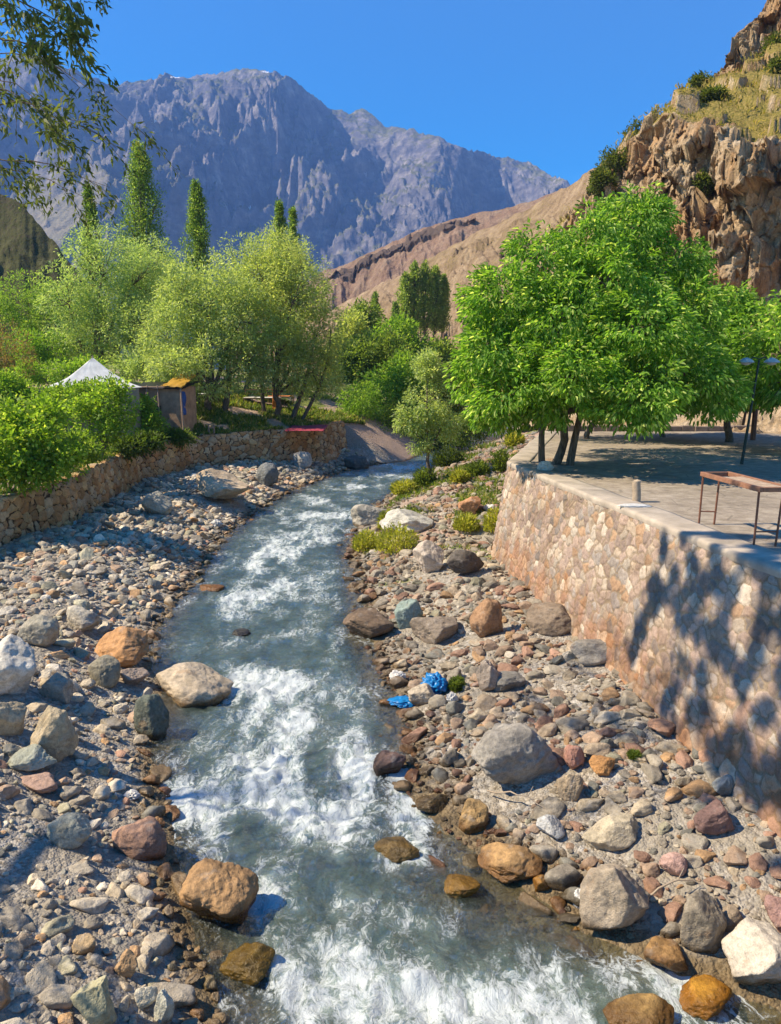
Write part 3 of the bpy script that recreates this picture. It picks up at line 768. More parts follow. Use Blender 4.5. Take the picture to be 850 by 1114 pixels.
# left: dry stone wall
M_wl = wall_material('dry_stone', (0.07, 0.05, 0.03), 0.03, 0.10)
wall_l = thing('dry_stone_wall', 'long low dry stone wall of brown blocks along the grassy bank', 'wall', (0, 0, 0))
pl = LW.copy(); plf, _ = resample(pl, 0.04)
topl = ztl(plf[:, 1]) + 0.10 + 0.07 * fbm(P3(plf[:, 1] * 1.3, 0.7), 4) + 0.05 * fbm(P3(plf[:, 1] * 5.3, 2.7), 2)
botl = zw(plf[:, 1]) + 0.2
cols_l = [(0.50,0.31,0.14),(0.58,0.37,0.18),(0.42,0.26,0.125),(0.60,0.43,0.22),(0.50,0.37,0.22),(0.47,0.27,0.12),(0.54,0.42,0.26)]
stone_face('stone_facing', pl, topl, botl, -1, 0.12, 0.36, 0.26, 0.04, 0.07, cols_l, M_wl, wall_l, 5)
Tn = np.gradient(plf[:, :2], axis=0); Tn /= np.linalg.norm(Tn, axis=1)[:, None]; Nl = np.stack([Tn[:, 1], -Tn[:, 0]], 1)
rows = np.stack([np.column_stack([plf[:, :2] + Nl * (0.02 - o_), topl + 0.02 - o_ * 0.04 + (0.03 * fbm(P3(plf[:, 1] * 4, o_ * 3), 3))]) for o_ in (0.0, 0.12, 0.25, 0.38, 0.5)], 1)
rows[:, -1, 2] -= 0.5
capc = palette((plf[:, 1] * 3).astype(int), cols_l, 9); capc = np.repeat(capc, 5, 0)
link('wall_top', make_mesh('wall_top', rows.reshape(-1, 3), grid_faces(len(plf), 5), M_wl, True, capc, {'edge': np.full(len(capc), 0.3)}), wall_l)

# ------------------------------------------------------------------ terrace paving and kerb
def paving_material():
    t = NT('terrace_paving'); p = t.pos()
    n1 = t.noise(p, 0.5, 6, 0.6); n2 = t.noise(p, 4, 6, 0.65); n3 = t.noise(p, 30, 4, 0.6)
    c = t.ramp(n2, [(0.3, (0.24, 0.19, 0.14)), (0.55, (0.35, 0.285, 0.215)), (0.75, (0.43, 0.36, 0.28))])
    c = t.mix(0.6, c, t.ramp(n1, [(0.35, 0.7), (0.65, 1.2)]), 'MULTIPLY')
    c = t.mix(0.4, c, t.ramp(n3, [(0.35, 0.7), (0.6, 1.2)]), 'MULTIPLY')
    v = t.n('TexVoronoi', {'feature': 'DISTANCE_TO_EDGE'}, Vector=p, Scale=1.1)
    crack = t.mapr(v.outputs['Distance'], 0.004, 0.018, 1.0, 0.0)
    c = t.mix(t.math('MULTIPLY', crack, 0.5), c, (0.12, 0.10, 0.08))
    return t.done(t.principled(c, 0.9, t.bump(t.math('ADD', n2, t.math('MULTIPLY', n3, 0.5)), 0.5, 0.03), 0.2))
ys_ = np.arange(1.5, WEND[1] + 0.01, 0.5)
uu = np.concatenate([[0.0], np.geomspace(0.3, 36, 60)])
TX = (xwr(ys_) + 0.3)[:, None] + uu[None]; TY = np.broadcast_to(ys_[:, None], TX.shape)
TZ = ZT + 0.03 + 0.02 * fbm(P3(TX * 0.4, TY * 0.4), 3).reshape(TX.shape)
tag(link('terrace_pavement', make_mesh('terrace_pavement', np.stack([TX, TY, TZ], -1).reshape(-1, 3), grid_faces(*TX.shape)[:, ::-1], paving_material())), kind='structure')
kb = MB(); kx = np.linspace(WEND[0] + 0.5, 42, 60)
for a, b in zip(kx[:-1], kx[1:]):
    hh = 0.30 + 0.06 * random.Random(int(a * 100)).random()
    kb.box(((a + b) / 2, WEND[1] + 0.15 + 0.05 * math.sin(a * 3), ZT + hh / 2 - 0.05), (b - a - 0.01, 0.35, hh))
M_kerb = plain('kerb_stone', (0.20, 0.15, 0.12), 0.9, 0.5, 4, 0.5)
tag(kb.obj('kerb_wall', M_kerb, bevel=0.03), 'low dark stone kerb closing the far edge of the terrace', 'wall')

# ------------------------------------------------------------------ stones
def ico(level):
    p = (1 + 5 ** 0.5) / 2
    V = [(-1,p,0),(1,p,0),(-1,-p,0),(1,-p,0),(0,-1,p),(0,1,p),(0,-1,-p),(0,1,-p),(p,0,-1),(p,0,1),(-p,0,-1),(-p,0,1)]
    F = [(0,11,5),(0,5,1),(0,1,7),(0,7,10),(0,10,11),(1,5,9),(5,11,4),(11,10,2),(10,7,6),(7,1,8),(3,9,4),(3,4,2),(3,2,6),(3,6,8),(3,8,9),(4,9,5),(2,4,11),(6,2,10),(8,6,7),(9,8,1)]
    V = [np.array(v) / np.linalg.norm(v) for v in V]
    for _ in range(level):
        cache = {}; G = []
        def mid(a, b):
            k = (min(a, b), max(a, b))
            if k not in cache:
                m = V[a] + V[b]; V.append(m / np.linalg.norm(m)); cache[k] = len(V) - 1
            return cache[k]
        for a, b, c in F:
            x, y, z = mid(a, b), mid(b, c), mid(c, a)
            G += [(a, x, z), (b, y, x), (c, z, y), (x, y, z)]
        F = G
    return np.array(V), np.array(F)
ICO = {i: ico(i) for i in range(1, 6)}
def stone_shape(level, seed, angular=0.6, lump=0.14, fine=0.03):
    r = np.random.RandomState(seed)
    V, F = ICO[level]
    rad = np.ones(len(V)) * 1.25
    npl = r.randint(8, 13)
    N = r.normal(size=(npl, 3)); N /= np.linalg.norm(N, axis=1)[:, None]
    D = r.uniform(0.62, 1.05, npl)
    c = V @ N.T
    lim = np.where(c > 0.05, D[None] / np.maximum(c, 0.05), 9.0)
    k = 5 + 40 * angular ** 2
    cut = (np.sum(np.exp(-k * np.minimum(lim, 4)), 1)); cut = -np.log(cut + np.exp(-k * 1.3)) / k
    cut = np.clip(cut, 0.4, 1.3)
    rad = angular * cut + (1 - angular) * (0.6 * cut + 0.4)
    off = r.uniform(0, 50, 3)
    rad = rad * (1 + lump * fbm(V * 1.1 + off, 3) + fine * fbm(V * 4.5 + off, 3) + fine * 0.4 * (ridged(V * 3 + off, 3) - 1))
    P = V * rad[:, None]
    return P / np.abs(P).max(0), F

BOULDER_GROUP = 'boulders along the river'
ROCKS = []        # (x, y, radius) of everything placed
LAND = []         # (x, y, short name) for the labels of the small ones
def boulder(name, label, box, col, ang=0.6, seed=1, dy=0.85, sink=0.22, rot=0.0, tilt=0.0, level=5, short=None, fine=0.03, shape=None, lump=0.14):
    x0, y0, x1, y1 = box
    foot = at_ground((x0 + x1) / 2, y1 - 0.12 * (y1 - y0))
    f2 = at_plane((x0 + x1) / 2, y1 - 0.12 * (y1 - y0), -0.03, WSLOPE)
    if f2[1] < foot[1]: foot = f2
    d = ray((x0 + x1) / 2, (y0 + y1) / 2); dep = foot[1] * _ct - (foot[2] - CAMZ) * _st
    w = (x1 - x0) / FPX * dep
    sl = -d[2] / math.hypot(d[0], d[1])                # how steeply we look down on it
    hpx = (y1 - y0) / FPX * dep
    depth = w * dy
    h = max((hpx - depth * sl * 0.72) / math.cos(math.atan(sl)), 0.35 * w, 0.3 * hpx)
    V, F = stone_shape(level, seed, ang, lump, fine)
    if shape is not None: V = shape(V)
    V = V * np.array([w / 2, depth / 2, h / 2 / (1 - sink)])
    if tilt: V = V @ np.array(Matrix.Rotation(tilt, 3, 'Y')).T
    if rot: V = V @ np.array(Matrix.Rotation(rot, 3, 'Z')).T
    V = V * np.array([w / 2 / np.abs(V[:, 0]).max(), 1, 1])
    hz = np.abs(V[:, 2]).max()
    g = max(gz(foot[0], foot[1]), float(zw(foot[1])) - 0.08)
    o = link(name, make_mesh(name, V, F, M_rock, True), None, (foot[0], foot[1] + depth * 0.12, g + hz * (1 - 2 * sink)))
    o.color = (*col, 1)
    tag(o, label, 'boulder' if w > 0.45 else 'rock', BOULDER_GROUP if w > 0.45 else 'large stones along the river')
    ROCKS.append((foot[0], foot[1], w / 2)); LAND.append((foot[0], foot[1], short or label.split(' on ')[0]))
    return o
def notch(V):
    d = np.linalg.norm(V - np.array([-0.25, -0.75, -0.35]), axis=1); return V * (1 - 0.34 * sstep(0.5, 0.1, d))[:, None]
def wedge(V):
    V = V.copy(); V[:, 2] = V[:, 2] * (1 - 0.42 * (V[:, 0] + 0.3).clip(0, 1.3)); V[:, 0] += 0.12 * V[:, 2]; return V
def slab(V):
    V = V.copy(); V[:, 2] = np.sign(V[:, 2]) * np.minimum(np.abs(V[:, 2]), 0.75) / 0.75; return V
def lean(V):
    V = V.copy(); V[:, 2] = V[:, 2] * (1 - 0.55 * np.clip(V[:, 0] + 0.4, 0, 1.3)); return V
B = boulder
GREY = (0.26, 0.24, 0.22); BEIGE = (0.48, 0.40, 0.30)
B('boulder', 'big rounded pale grey boulder with flat chipped top beside the right-hand shallows', (505,775,609,866), (0.31,0.285,0.26), 0.45, 3, short='big pale grey boulder', sink=0.16, fine=0.04)
B('boulder', 'white-grey boulder cut off by the left edge above the gravel', (-34,690,42,762), (0.56,0.53,0.49), 0.5, 8, short='white-grey boulder at the left edge')
B('boulder', 'orange-brown wedge-shaped boulder sloping down toward the water on the left bank', (98,674,176,730), (0.45,0.25,0.12), 0.85, 12, short='orange wedge boulder', shape=wedge)
B('boulder', 'speckled beige boulder jutting into the river from the left bank', (160,712,251,769), (0.50,0.41,0.31), 0.6, 21, short='speckled beige boulder', sink=0.25)
B('boulder', 'smooth egg-shaped grey-green boulder beside the orange wedge boulder', (93,711,131,748), (0.32,0.29,0.22), 0.15, 31, short='egg-shaped grey boulder', lump=0.06)
B('boulder', 'dark slate-green boulder at the water below the speckled beige one', (144,754,185,807), (0.13,0.145,0.12), 0.35, 35, short='dark slate-green boulder')
B('boulder', 'blunt cream boulder lying just behind the orange wedge boulder', (69,656,110,690), (0.44,0.40,0.34), 0.55, 38, short='blunt cream boulder')
B('boulder', 'grey-beige block on the gravel above the white-grey boulder', (17,667,63,707), (0.36,0.33,0.27), 0.65, 42, short='grey-beige block')
B('boulder', 'large pale tilted slab boulder below the dry stone wall', (208,507,273,549), (0.50,0.39,0.28), 0.85, 47, short='large pale tilted slab', shape=lean, sink=0.12)
B('boulder', 'grey-beige boulder on the stony bank left of the pale tilted slab', (149,535,187,561), (0.40,0.37,0.31), 0.7, 51, short='grey-beige boulder')
B('boulder', 'light grey round boulder at the far end of the left bank', (316,492,340,511), (0.42,0.40,0.38), 0.4, 55, short='light grey far boulder')
B('boulder', 'dark blue-grey boulder in front of the light grey round one', (278,505,305,532), (0.17,0.18,0.19), 0.5, 56, short='dark blue-grey boulder')
B('boulder', 'dark grey boulder at the water below the earth bank', (373,494,402,513), (0.13,0.125,0.12), 0.5, 57, short='dark boulder below the earth bank')
B('boulder', 'red-brown rounded boulder on the water line above the brown notched boulder', (122,879,190,934), (0.36,0.22,0.16), 0.45, 61, short='red-brown boulder')
B('boulder', 'brown boulder with a dark hollow in its foot at the left water edge', (193,918,285,1009), (0.36,0.22,0.11), 0.35, 68, short='brown notched boulder', shape=notch, sink=0.12, fine=0.05)
B('boulder', 'wet mossy yellow boulder standing in the foam below the brown notched boulder', (238,1014,303,1063), (0.32,0.24,0.05), 0.5, 71, short='mossy yellow boulder')
B('boulder', 'grey-green blunt boulder on the left bank above the earth slope', (44,878,99,922), (0.34,0.335,0.28), 0.5, 75, short='grey-green boulder')
B('boulder', 'pale yellowish jagged boulder on the bare earth at the bottom left', (78,1054,131,1118), (0.44,0.41,0.27), 0.95, 78, short='pale jagged boulder', dy=0.7)
B('boulder', 'pale green-grey flat stone leaning on a pink one, left bank', (10,808,60,840), (0.39,0.40,0.33), 0.7, 81, short='pale green flat stone')
B('boulder', 'flat pink stone under the pale green one on the left bank', (19,836,66,861), (0.40,0.27,0.22), 0.7, 82, short='flat pink stone')
B('boulder', 'tan blocky boulder broken into steps on the left bank', (29,768,83,832), (0.43,0.35,0.24), 0.95, 84, short='tan stepped block', dy=0.7)
B('boulder', 'cracked tan boulder at the left edge below the white-grey one', (-12,756,30,806), (0.42,0.35,0.25), 0.8, 86, short='cracked tan boulder')
B('rock', 'upright white stone at the bottom edge near the pale jagged boulder', (167,1074,190,1120), (0.50,0.49,0.42), 0.7, 88, short='upright white stone')
B('rock', 'small white rounded stone beside the upright white stone', (144,1067,171,1098), (0.52,0.48,0.39), 0.4, 89, short='small white rounded stone')
B('rock', 'orange beige stone standing on the bare earth above the pale jagged boulder', (124,1031,151,1067), (0.46,0.30,0.17), 0.8, 90, short='orange beige stone')
B('rock', 'sand-coloured cobble on the bare earth of the left bank', (76,1010,106,1040), (0.45,0.33,0.2), 0.8, 91, short='sand-coloured cobble')
B('rock', 'small orange stone lying in the shallows off the left bank', (216,631,244,645), (0.45,0.26,0.11), 0.5, 92, short='orange stone in the shallows')
B('rock', 'black stone breaking the surface in the middle of the river', (248,679,273,695), (0.06,0.06,0.06), 0.6, 93, short='black midstream stone', sink=0.05)
B('boulder', 'pinkish square boulder on the left bank, dusty top', (120,722,160,746), (0.42,0.33,0.27), 0.9, 94, short='pinkish square boulder')
B('boulder', 'grey boulder half buried between the egg-shaped and white-grey boulders', (44,728,78,765), (0.37,0.34,0.29), 0.8, 95, short='half buried grey boulder')
# right bank
B('boulder', 'dark brown wet boulder leaning into the river, right bank', (369,654,429,698), (0.17,0.12,0.085), 0.75, 101, short='dark brown wet boulder', sink=0.1)
B('boulder', 'two-coloured teal and rust boulder behind the dark brown wet one', (429,647,464,687), (0.24,0.30,0.28), 0.5, 104, short='teal and rust boulder')
B('boulder', 'grey-brown boulder right of the teal and rust one', (446,666,502,702), (0.26,0.21,0.17), 0.8, 106, short='grey-brown boulder')
B('boulder', 'rust-brown rounded boulder in the middle of the right bank', (511,650,553,697), (0.32,0.19,0.11), 0.6, 108, short='rust-brown boulder')
B('boulder', 'blackish boulder at the foot of the retaining wall corner', (486,596,529,630), (0.10,0.085,0.075), 0.5, 111, short='blackish boulder', sink=0.12)
B('boulder', 'white-topped grey boulder among the grass on the far right bank', (411,552,473,582), (0.52,0.50,0.46), 0.85, 115, short='white-topped boulder', sink=0.12)
B('boulder', 'low flat grey boulder at the water among grass', (378,545,428,574), (0.40,0.37,0.33), 0.8, 117, short='low flat grey boulder')
B('boulder', 'pinkish white slab boulder beside the blackish one', (449,588,487,628), (0.52,0.44,0.38), 0.9, 119, short='pinkish white slab')
B('boulder', 'tall grey-brown wedge boulder with a wet yellow foot beside the rapids', (630,913,722,1020), (0.34,0.28,0.22), 0.85, 124, short='tall wedge boulder', shape=lambda V: lean(V), sink=0.12, rot=0.3)
B('boulder', 'white boulder with wet brown foot near the lower right corner', (779,994,866,1077), (0.55,0.49,0.42), 0.7, 127, short='white corner boulder', sink=0.16)
B('boulder', 'bright orange wet slab lying in the foam at the lower right', (734,1057,801,1100), (0.52,0.27,0.03), 0.7, 131, short='bright orange wet slab', sink=0.05, shape=slab)
B('boulder', 'orange-brown boulder with white streaks at the edge of the shallows', (519,914,592,957), (0.42,0.26,0.12), 0.6, 134, short='orange-brown streaked boulder')
B('boulder', 'yellow-stained boulder lying just under the shallow water', (476,938,523,972), (0.42,0.28,0.06), 0.35, 137, short='yellow-stained sunken boulder', sink=0.2)
B('rock', 'small bright orange stone right of the orange-brown streaked boulder', (577,949,601,971), (0.50,0.28,0.07), 0.4, 138, short='small bright orange stone')
B('boulder', 'brown boulder with orange lichen at the bottom edge in the foam', (660,1090,742,1128), (0.30,0.19,0.07), 0.6, 139, short='brown bottom-edge boulder', sink=0.05)
B('boulder', 'dark maroon boulder below the foot of the retaining wall', (754,867,804,909), (0.21,0.13,0.12), 0.6, 141, short='dark maroon boulder')
B('boulder', 'long flat grey slab against the foot of the retaining wall', (620,696,682,724), (0.27,0.25,0.23), 0.7, 143, short='long flat grey slab', shape=slab, dy=0.5)
B('boulder', 'sloping dark brown slab buried at the foot of the wall corner', (572,653,642,690), (0.22,0.17,0.13), 0.8, 146, short='sloping brown slab', shape=slab)
B('rock', 'rust-orange angular stone right of the big pale grey boulder', (642,819,673,846), (0.42,0.22,0.09), 0.9, 148, short='rust-orange stone')
B('rock', 'brick-red upright stone touching the big pale grey boulder', (611,809,636,841), (0.36,0.19,0.15), 0.8, 149, short='brick-red stone')
B('rock', 'beige upright stone in front of the brick-red one', (607,838,637,874), (0.44,0.34,0.24), 0.7, 150, short='beige upright stone')
B('rock', 'bluish white stone below the big pale grey boulder', (584,884,616,913), (0.48,0.48,0.49), 0.7, 151, short='bluish white stone')
B('boulder', 'long flat beige slab above the tall wedge boulder', (634,894,706,920), (0.42,0.36,0.27), 0.8, 153, short='long beige slab', shape=slab, dy=0.6)
B('rock', 'pink stone right of the tall wedge boulder', (718,924,749,956), (0.40,0.26,0.23), 0.7, 154, short='pink stone')
B('boulder', 'maroon wet boulder sitting in the still shallows', (404,808,442,846), (0.14,0.09,0.08), 0.5, 155, short='maroon wet boulder', sink=0.08)
B('boulder', 'grey-brown shaded boulder between the tall wedge and white corner boulders', (738,968,792,1036), (0.27,0.23,0.18), 0.7, 157, short='grey-brown shaded boulder')
B('boulder', 'brown-orange wet boulder under the tall wedge boulder', (699,1012,752,1056), (0.34,0.20,0.08), 0.6, 158, short='brown-orange wet boulder')
B('boulder', 'pinkish maroon boulder at the right edge above the white corner boulder', (830,968,874,1012), (0.33,0.20,0.18), 0.6, 159, short='maroon edge boulder')
B('boulder', 'yellowish boulder under the rapids in midstream', (403,898,457,932), (0.34,0.26,0.10), 0.3, 161, short='sunken yellowish boulder', sink=0.3)
B('rock', 'flat rusty stone below the retaining wall', (700,774,743,801), (0.34,0.20,0.14), 0.85, 162, short='flat rusty stone')
B('rock', 'orange angular stone lying among weeds just left of the retaining wall corner', (498,540,524,562), (0.42,0.22,0.12), 0.8, 163, short='orange angular stone')
B('boulder', 'chunky orange-tan stone at the water below the big pale grey boulder', (494,868,532,906), (0.42,0.27,0.12), 0.7, 164, short='chunky orange-tan stone')
B('boulder', 'dark olive boulder half in the still shallows', (452,858,492,884), (0.20,0.16,0.09), 0.6, 165, short='dark olive boulder')
B('boulder', 'cream boulder beside the blue plastic bag', (441,738,476,770), (0.44,0.37,0.29), 0.6, 166, short='cream boulder by the bag')
B('boulder', 'grey leaning stone right of the blue plastic bag', (514,716,545,756), (0.36,0.30,0.26), 0.6, 167, short='grey leaning stone')
B('boulder', 'flat dark grey stone above the big pale grey boulder', (536,730,572,752), (0.20,0.19,0.18), 0.8, 168, short='flat dark grey stone', shape=slab)
B('rock', 'loose rusty stone beside the flat rusty one', (744,772,770,795), (0.34,0.19,0.13), 0.6, 169, short='loose rusty stone')
B('rock', 'grey-blue stone at the wall foot near the dark maroon boulder', (776,838,806,868), (0.27,0.28,0.28), 0.6, 170, short='grey-blue stone')

# smaller stones: the 200 that show largest one by one, the rest as one carpet of pebbles
rg = np.random.RandomState(11)
cand = []
for side in (0, 1):
    for _ in range(60000 if side == 0 else 54000):
        y = 5.5 + 46 * rg.rand() ** 1.6
        r = 0.036 * (1 - rg.rand()) ** -0.52
        r = min(r * (0.85 + 0.014 * y), 0.24 * rg.uniform(0.75, 1.0))
        if side == 0:
            hi = xl(y) + 0.55; lo = max(xwl(y) + 0.25, xl(y) - 9.5)
            x = hi - (hi - lo) * rg.rand() ** 0.85
            bare = fbm(np.array([[x * 0.5, y * 0.5, 1.0]]), 3)[0] + (0.45 if (y < 9.6 and x < xl(y) - 0.9 - 0.25 * max(0, y - 7.5)) else 0)
        else:
            lo = xr(y) - (1.7 if y < 10.5 else 0.8); hi = (xwr(y) + 0.55 if y < 24 else xr(y) + 6.5)
            x = lo + (hi - lo) * rg.rand()
            bare = fbm(np.array([[x * 0.5, y * 0.5, 6.0]]), 3)[0] + (0.1 if y < 24 else 0.3 * rg.rand())
        if rg.rand() < max(0, bare * 1.1): continue
        if len(cand) > 23000 * (side + 1): break
        cand.append((x, y, r, side))
cand.sort(key=lambda q: -q[2])
cellg = {}; kept = []
def clash(x, y, r):
    i, j = int(x // 0.7), int(y // 0.7)
    for a in (-1, 0, 1):
        for b in (-1, 0, 1):
            for (u, v, q) in cellg.get((i + a, j + b), ()):
                if (u - x) ** 2 + (v - y) ** 2 < (0.62 * (q + r)) ** 2: return True
    return False
big_ = [(x, y, r) for x, y, r in ROCKS]
for (x, y, r, s_) in cand:
    if any((x - a) ** 2 + (y + 0 - b) ** 2 < (0.85 * c + 0.5 * r) ** 2 for a, b, c in big_): continue
    if clash(x, y, r): continue
    cellg.setdefault((int(x // 0.7), int(y // 0.7)), []).append((x, y, r)); kept.append((x, y, r, s_))
kx = np.array([k[0] for k in kept]); ky = np.array([k[1] for k in kept]); kr = np.array([k[2] for k in kept]); ks = np.array([k[3] for k in kept])
kz = terrain(kx, ky)
_dep = ky * _ct - (kz - CAMZ) * _st
kpx = PCX + FPX * kx / _dep; kpy = PCY - FPX * (ky * _st + (kz - CAMZ) * _ct) / _dep
show = kr / _dep * ((kpx > 5) & (kpx < 845) & (kpy < 1105))
order = np.argsort(-show)
NIND = 215
LCOL = [((0.33,0.29,0.24), 'grey'), ((0.46,0.40,0.32), 'pale grey'), (BEIGE, 'beige'), ((0.42,0.30,0.22), 'pinkish brown'), ((0.26,0.25,0.22), 'slate-grey'), ((0.46,0.29,0.16), 'orange-brown'), ((0.56,0.50,0.42), 'whitish'), ((0.36,0.335,0.25), 'greenish grey'), ((0.38,0.23,0.17), 'reddish'), ((0.43,0.34,0.255), 'tan')]
PW = {0: [.19,.21,.13,.07,.10,.05,.10,.09,.03,.03], 1: [.20,.11,.10,.12,.10,.07,.05,.03,.12,.10]}
protos = {}
for q in range(26):
    ang = [0.7, 1.0, 1.0][q % 3]
    V, F = stone_shape(3, 500 + q, ang, 0.15, 0.03)
    protos[q] = make_mesh('rock', V, F, M_rock, True)
LX = np.array([l[0] for l in LAND]); LY = np.array([l[1] for l in LAND])
seen = {}
for n_, i in enumerate(order[:NIND]):
    x, y, r, s_ = kx[i], ky[i], kr[i], ks[i]
    ci = rg.choice(10, p=PW[s_]); col, cname = LCOL[ci]
    q = rg.randint(26); flat = rg.uniform(0.42, 0.85); elong = rg.uniform(0.58, 0.95)
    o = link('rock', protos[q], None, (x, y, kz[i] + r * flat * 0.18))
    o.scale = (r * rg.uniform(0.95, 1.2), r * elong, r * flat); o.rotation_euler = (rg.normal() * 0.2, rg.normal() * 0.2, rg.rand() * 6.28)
    _m = rg.uniform(0.8, 1.15) * (0.82 if s_ else 1.12); o.color = (*[c * _m for c in col], 1)  # painted shade darkens right-bank stones, painted light lifts left-bank ones; rest is random
    d2 = (LX - x) ** 2 + (LY - y) ** 2; k = int(np.argmin(d2)); dx, dy_ = x - LX[k], y - LY[k]
    rel = ('right of' if dx > 0 else 'left of') if abs(dx) > abs(dy_) else ('behind' if dy_ > 0 else 'in front of')
    dist = math.sqrt(d2[k])
    shp = ('flat' if flat < 0.58 else 'squat' if flat < 0.7 else 'blocky') if q % 3 else ('flat rounded' if flat < 0.58 else 'rounded')
    near = '' if dist < 0.9 else 'some way ' if dist < 2.5 else 'well '
    lab = f'{shp} {cname} stone {near}{rel} the {LAND[k][2]}'
    seen.setdefault(lab, []).append(o)
    tag(o, lab, 'rock', 'loose stones on the river banks')
for lab, os_ in seen.items():
    if len(os_) < 2: continue
    os_.sort(key=lambda o: -o.scale[0])
    if len(os_) == 2: nm = ['bigger', 'smaller']
    elif len(os_) == 3: nm = ['biggest', 'medium-sized', 'smallest']
    else: nm = ['biggest'] + ['medium-sized'] * (len(os_) - 2) + ['smallest']
    for o, w_ in zip(os_, nm): o['label'] = w_ + ' ' + lab
# carpet
pv, pf, pc = [], [], []; base = 0
P1 = [stone_shape(1, 900 + q, 0.7, 0.2, 0.0) for q in range(8)]; P2 = [stone_shape(2, 930 + q, 0.85, 0.16, 0.02) for q in range(12)]
for i in order[NIND:]:
    x, y, r, s_ = kx[i], ky[i], kr[i], ks[i]
    V, F = (P2[rg.randint(12)] if r / max(_dep[i], 1) > 0.0042 else P1[rg.randint(8)])
    th = rg.rand() * 6.28; c_, s2 = math.cos(th), math.sin(th)
    W = V * np.array([r * rg.uniform(0.9, 1.25), r * rg.uniform(0.65, 1.0), r * rg.uniform(0.4, 0.8)])
    tl2 = rg.normal() * 0.25
    W = np.stack([W[:, 0] * c_ - W[:, 1] * s2, W[:, 0] * s2 + W[:, 1] * c_, W[:, 2] + W[:, 0] * tl2], 1) + np.array([x, y, kz[i] + r * 0.10])
    col = np.array((LCOL[rg.choice(10, p=PW[s_])][0]) if not (s_ and x < xr(y)) else ((0.42,0.27,0.08),(0.34,0.25,0.09),(0.30,0.24,0.12))[rg.randint(3)]) * rg.uniform(0.7, 1.2) * (0.80 if s_ else 1.15)  # pebble colour also carries dappled shade on the right, extra light on the left
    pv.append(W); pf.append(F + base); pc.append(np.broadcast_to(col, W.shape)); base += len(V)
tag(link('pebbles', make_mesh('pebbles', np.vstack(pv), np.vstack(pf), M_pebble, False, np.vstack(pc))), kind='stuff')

# ------------------------------------------------------------------ foliage
def leaf_mesh(name, base, dirs, L, W, cols, rng, fold=0.12, droop=0.12, six=False, mat=None, parent=None):
    n = len(base)
    dirs = dirs / (np.linalg.norm(dirs, axis=1)[:, None] + 1e-9)
    up = rng.normal(size=(n, 3)) * 0.55 + np.array([0, 0, 1.0])
    side = np.cross(dirs, up); side /= np.linalg.norm(side, axis=1)[:, None] + 1e-9
    nor = np.cross(side, dirs)
    L = np.broadcast_to(L, (n,)); W = np.broadcast_to(W, (n,))
    if six: tpl = [(0, 0, 0), (.32, .5, fold), (.72, .36, fold * .6), (1, 0, -droop), (.72, -.36, fold * .6), (.32, -.5, fold)]; fs = [(0, 1, 2, 3), (0, 3, 4, 5)]
    else: tpl = [(0, 0, 0), (.45, .5, fold), (1, 0, -droop), (.45, -.5, fold)]; fs = [(0, 1, 2, 3)]
    k = len(tpl)
    V = np.empty((n, k, 3))
    for i, (a, b, c) in enumerate(tpl):
        V[:, i] = base + dirs * (a * L)[:, None] + side * (b * W)[:, None] + nor * (c * L)[:, None]
    F = np.concatenate([np.arange(n)[:, None] * k + np.array(f)[None] for f in fs])
    return link(name, make_mesh(name, V.reshape(-1, 3), F, mat or M_leaf, True, np.repeat(cols, k, 0)), parent)
def lerp_cols(rng, n, a, b, c=None, pc=0.1):
    t = rng.rand(n)[:, None]; out = np.array(a) * (1 - t) + np.array(b) * t
    if c is not None:
        m = rng.rand(n) < pc; out[m] = np.array(c) * (0.8 + 0.4 * rng.rand(m.sum())[:, None])
    return out
def lobe_points(rng, lobes, n, shell=0.55, gap=0.15, nf=0.6, seed=0.0):
    """clump centres inside a union of ellipsoid lobes (cx, cy, cz, rx, ry, rz), mostly near their skins"""
    vol = np.array([l[3] * l[4] * l[5] for l in lobes]) ** (2 / 3); vol /= vol.sum()
    out = []; nor = []
    while sum(len(o) for o in out) < n:
        k = rng.choice(len(lobes), n, p=vol); Lb = np.array(lobes)[k]
        d = rng.normal(size=(n, 3)); d /= np.linalg.norm(d, axis=1)[:, None]
        r = 1 - shell * rng.rand(n) ** 1.7
        r = r * (1 + 0.16 * fbm(d * 2.3 + k[:, None] * 5.1 + seed, 3))
        P = Lb[:, :3] + d * Lb[:, 3:] * r[:, None]
        ok = fbm(P * nf + seed, 3) > -0.9 + gap * 3
        out.append(P[ok]); nor.append(d[ok])
    P = np.vstack(out)[:n]; Nn = np.vstack(nor)[:n]
    return P, Nn
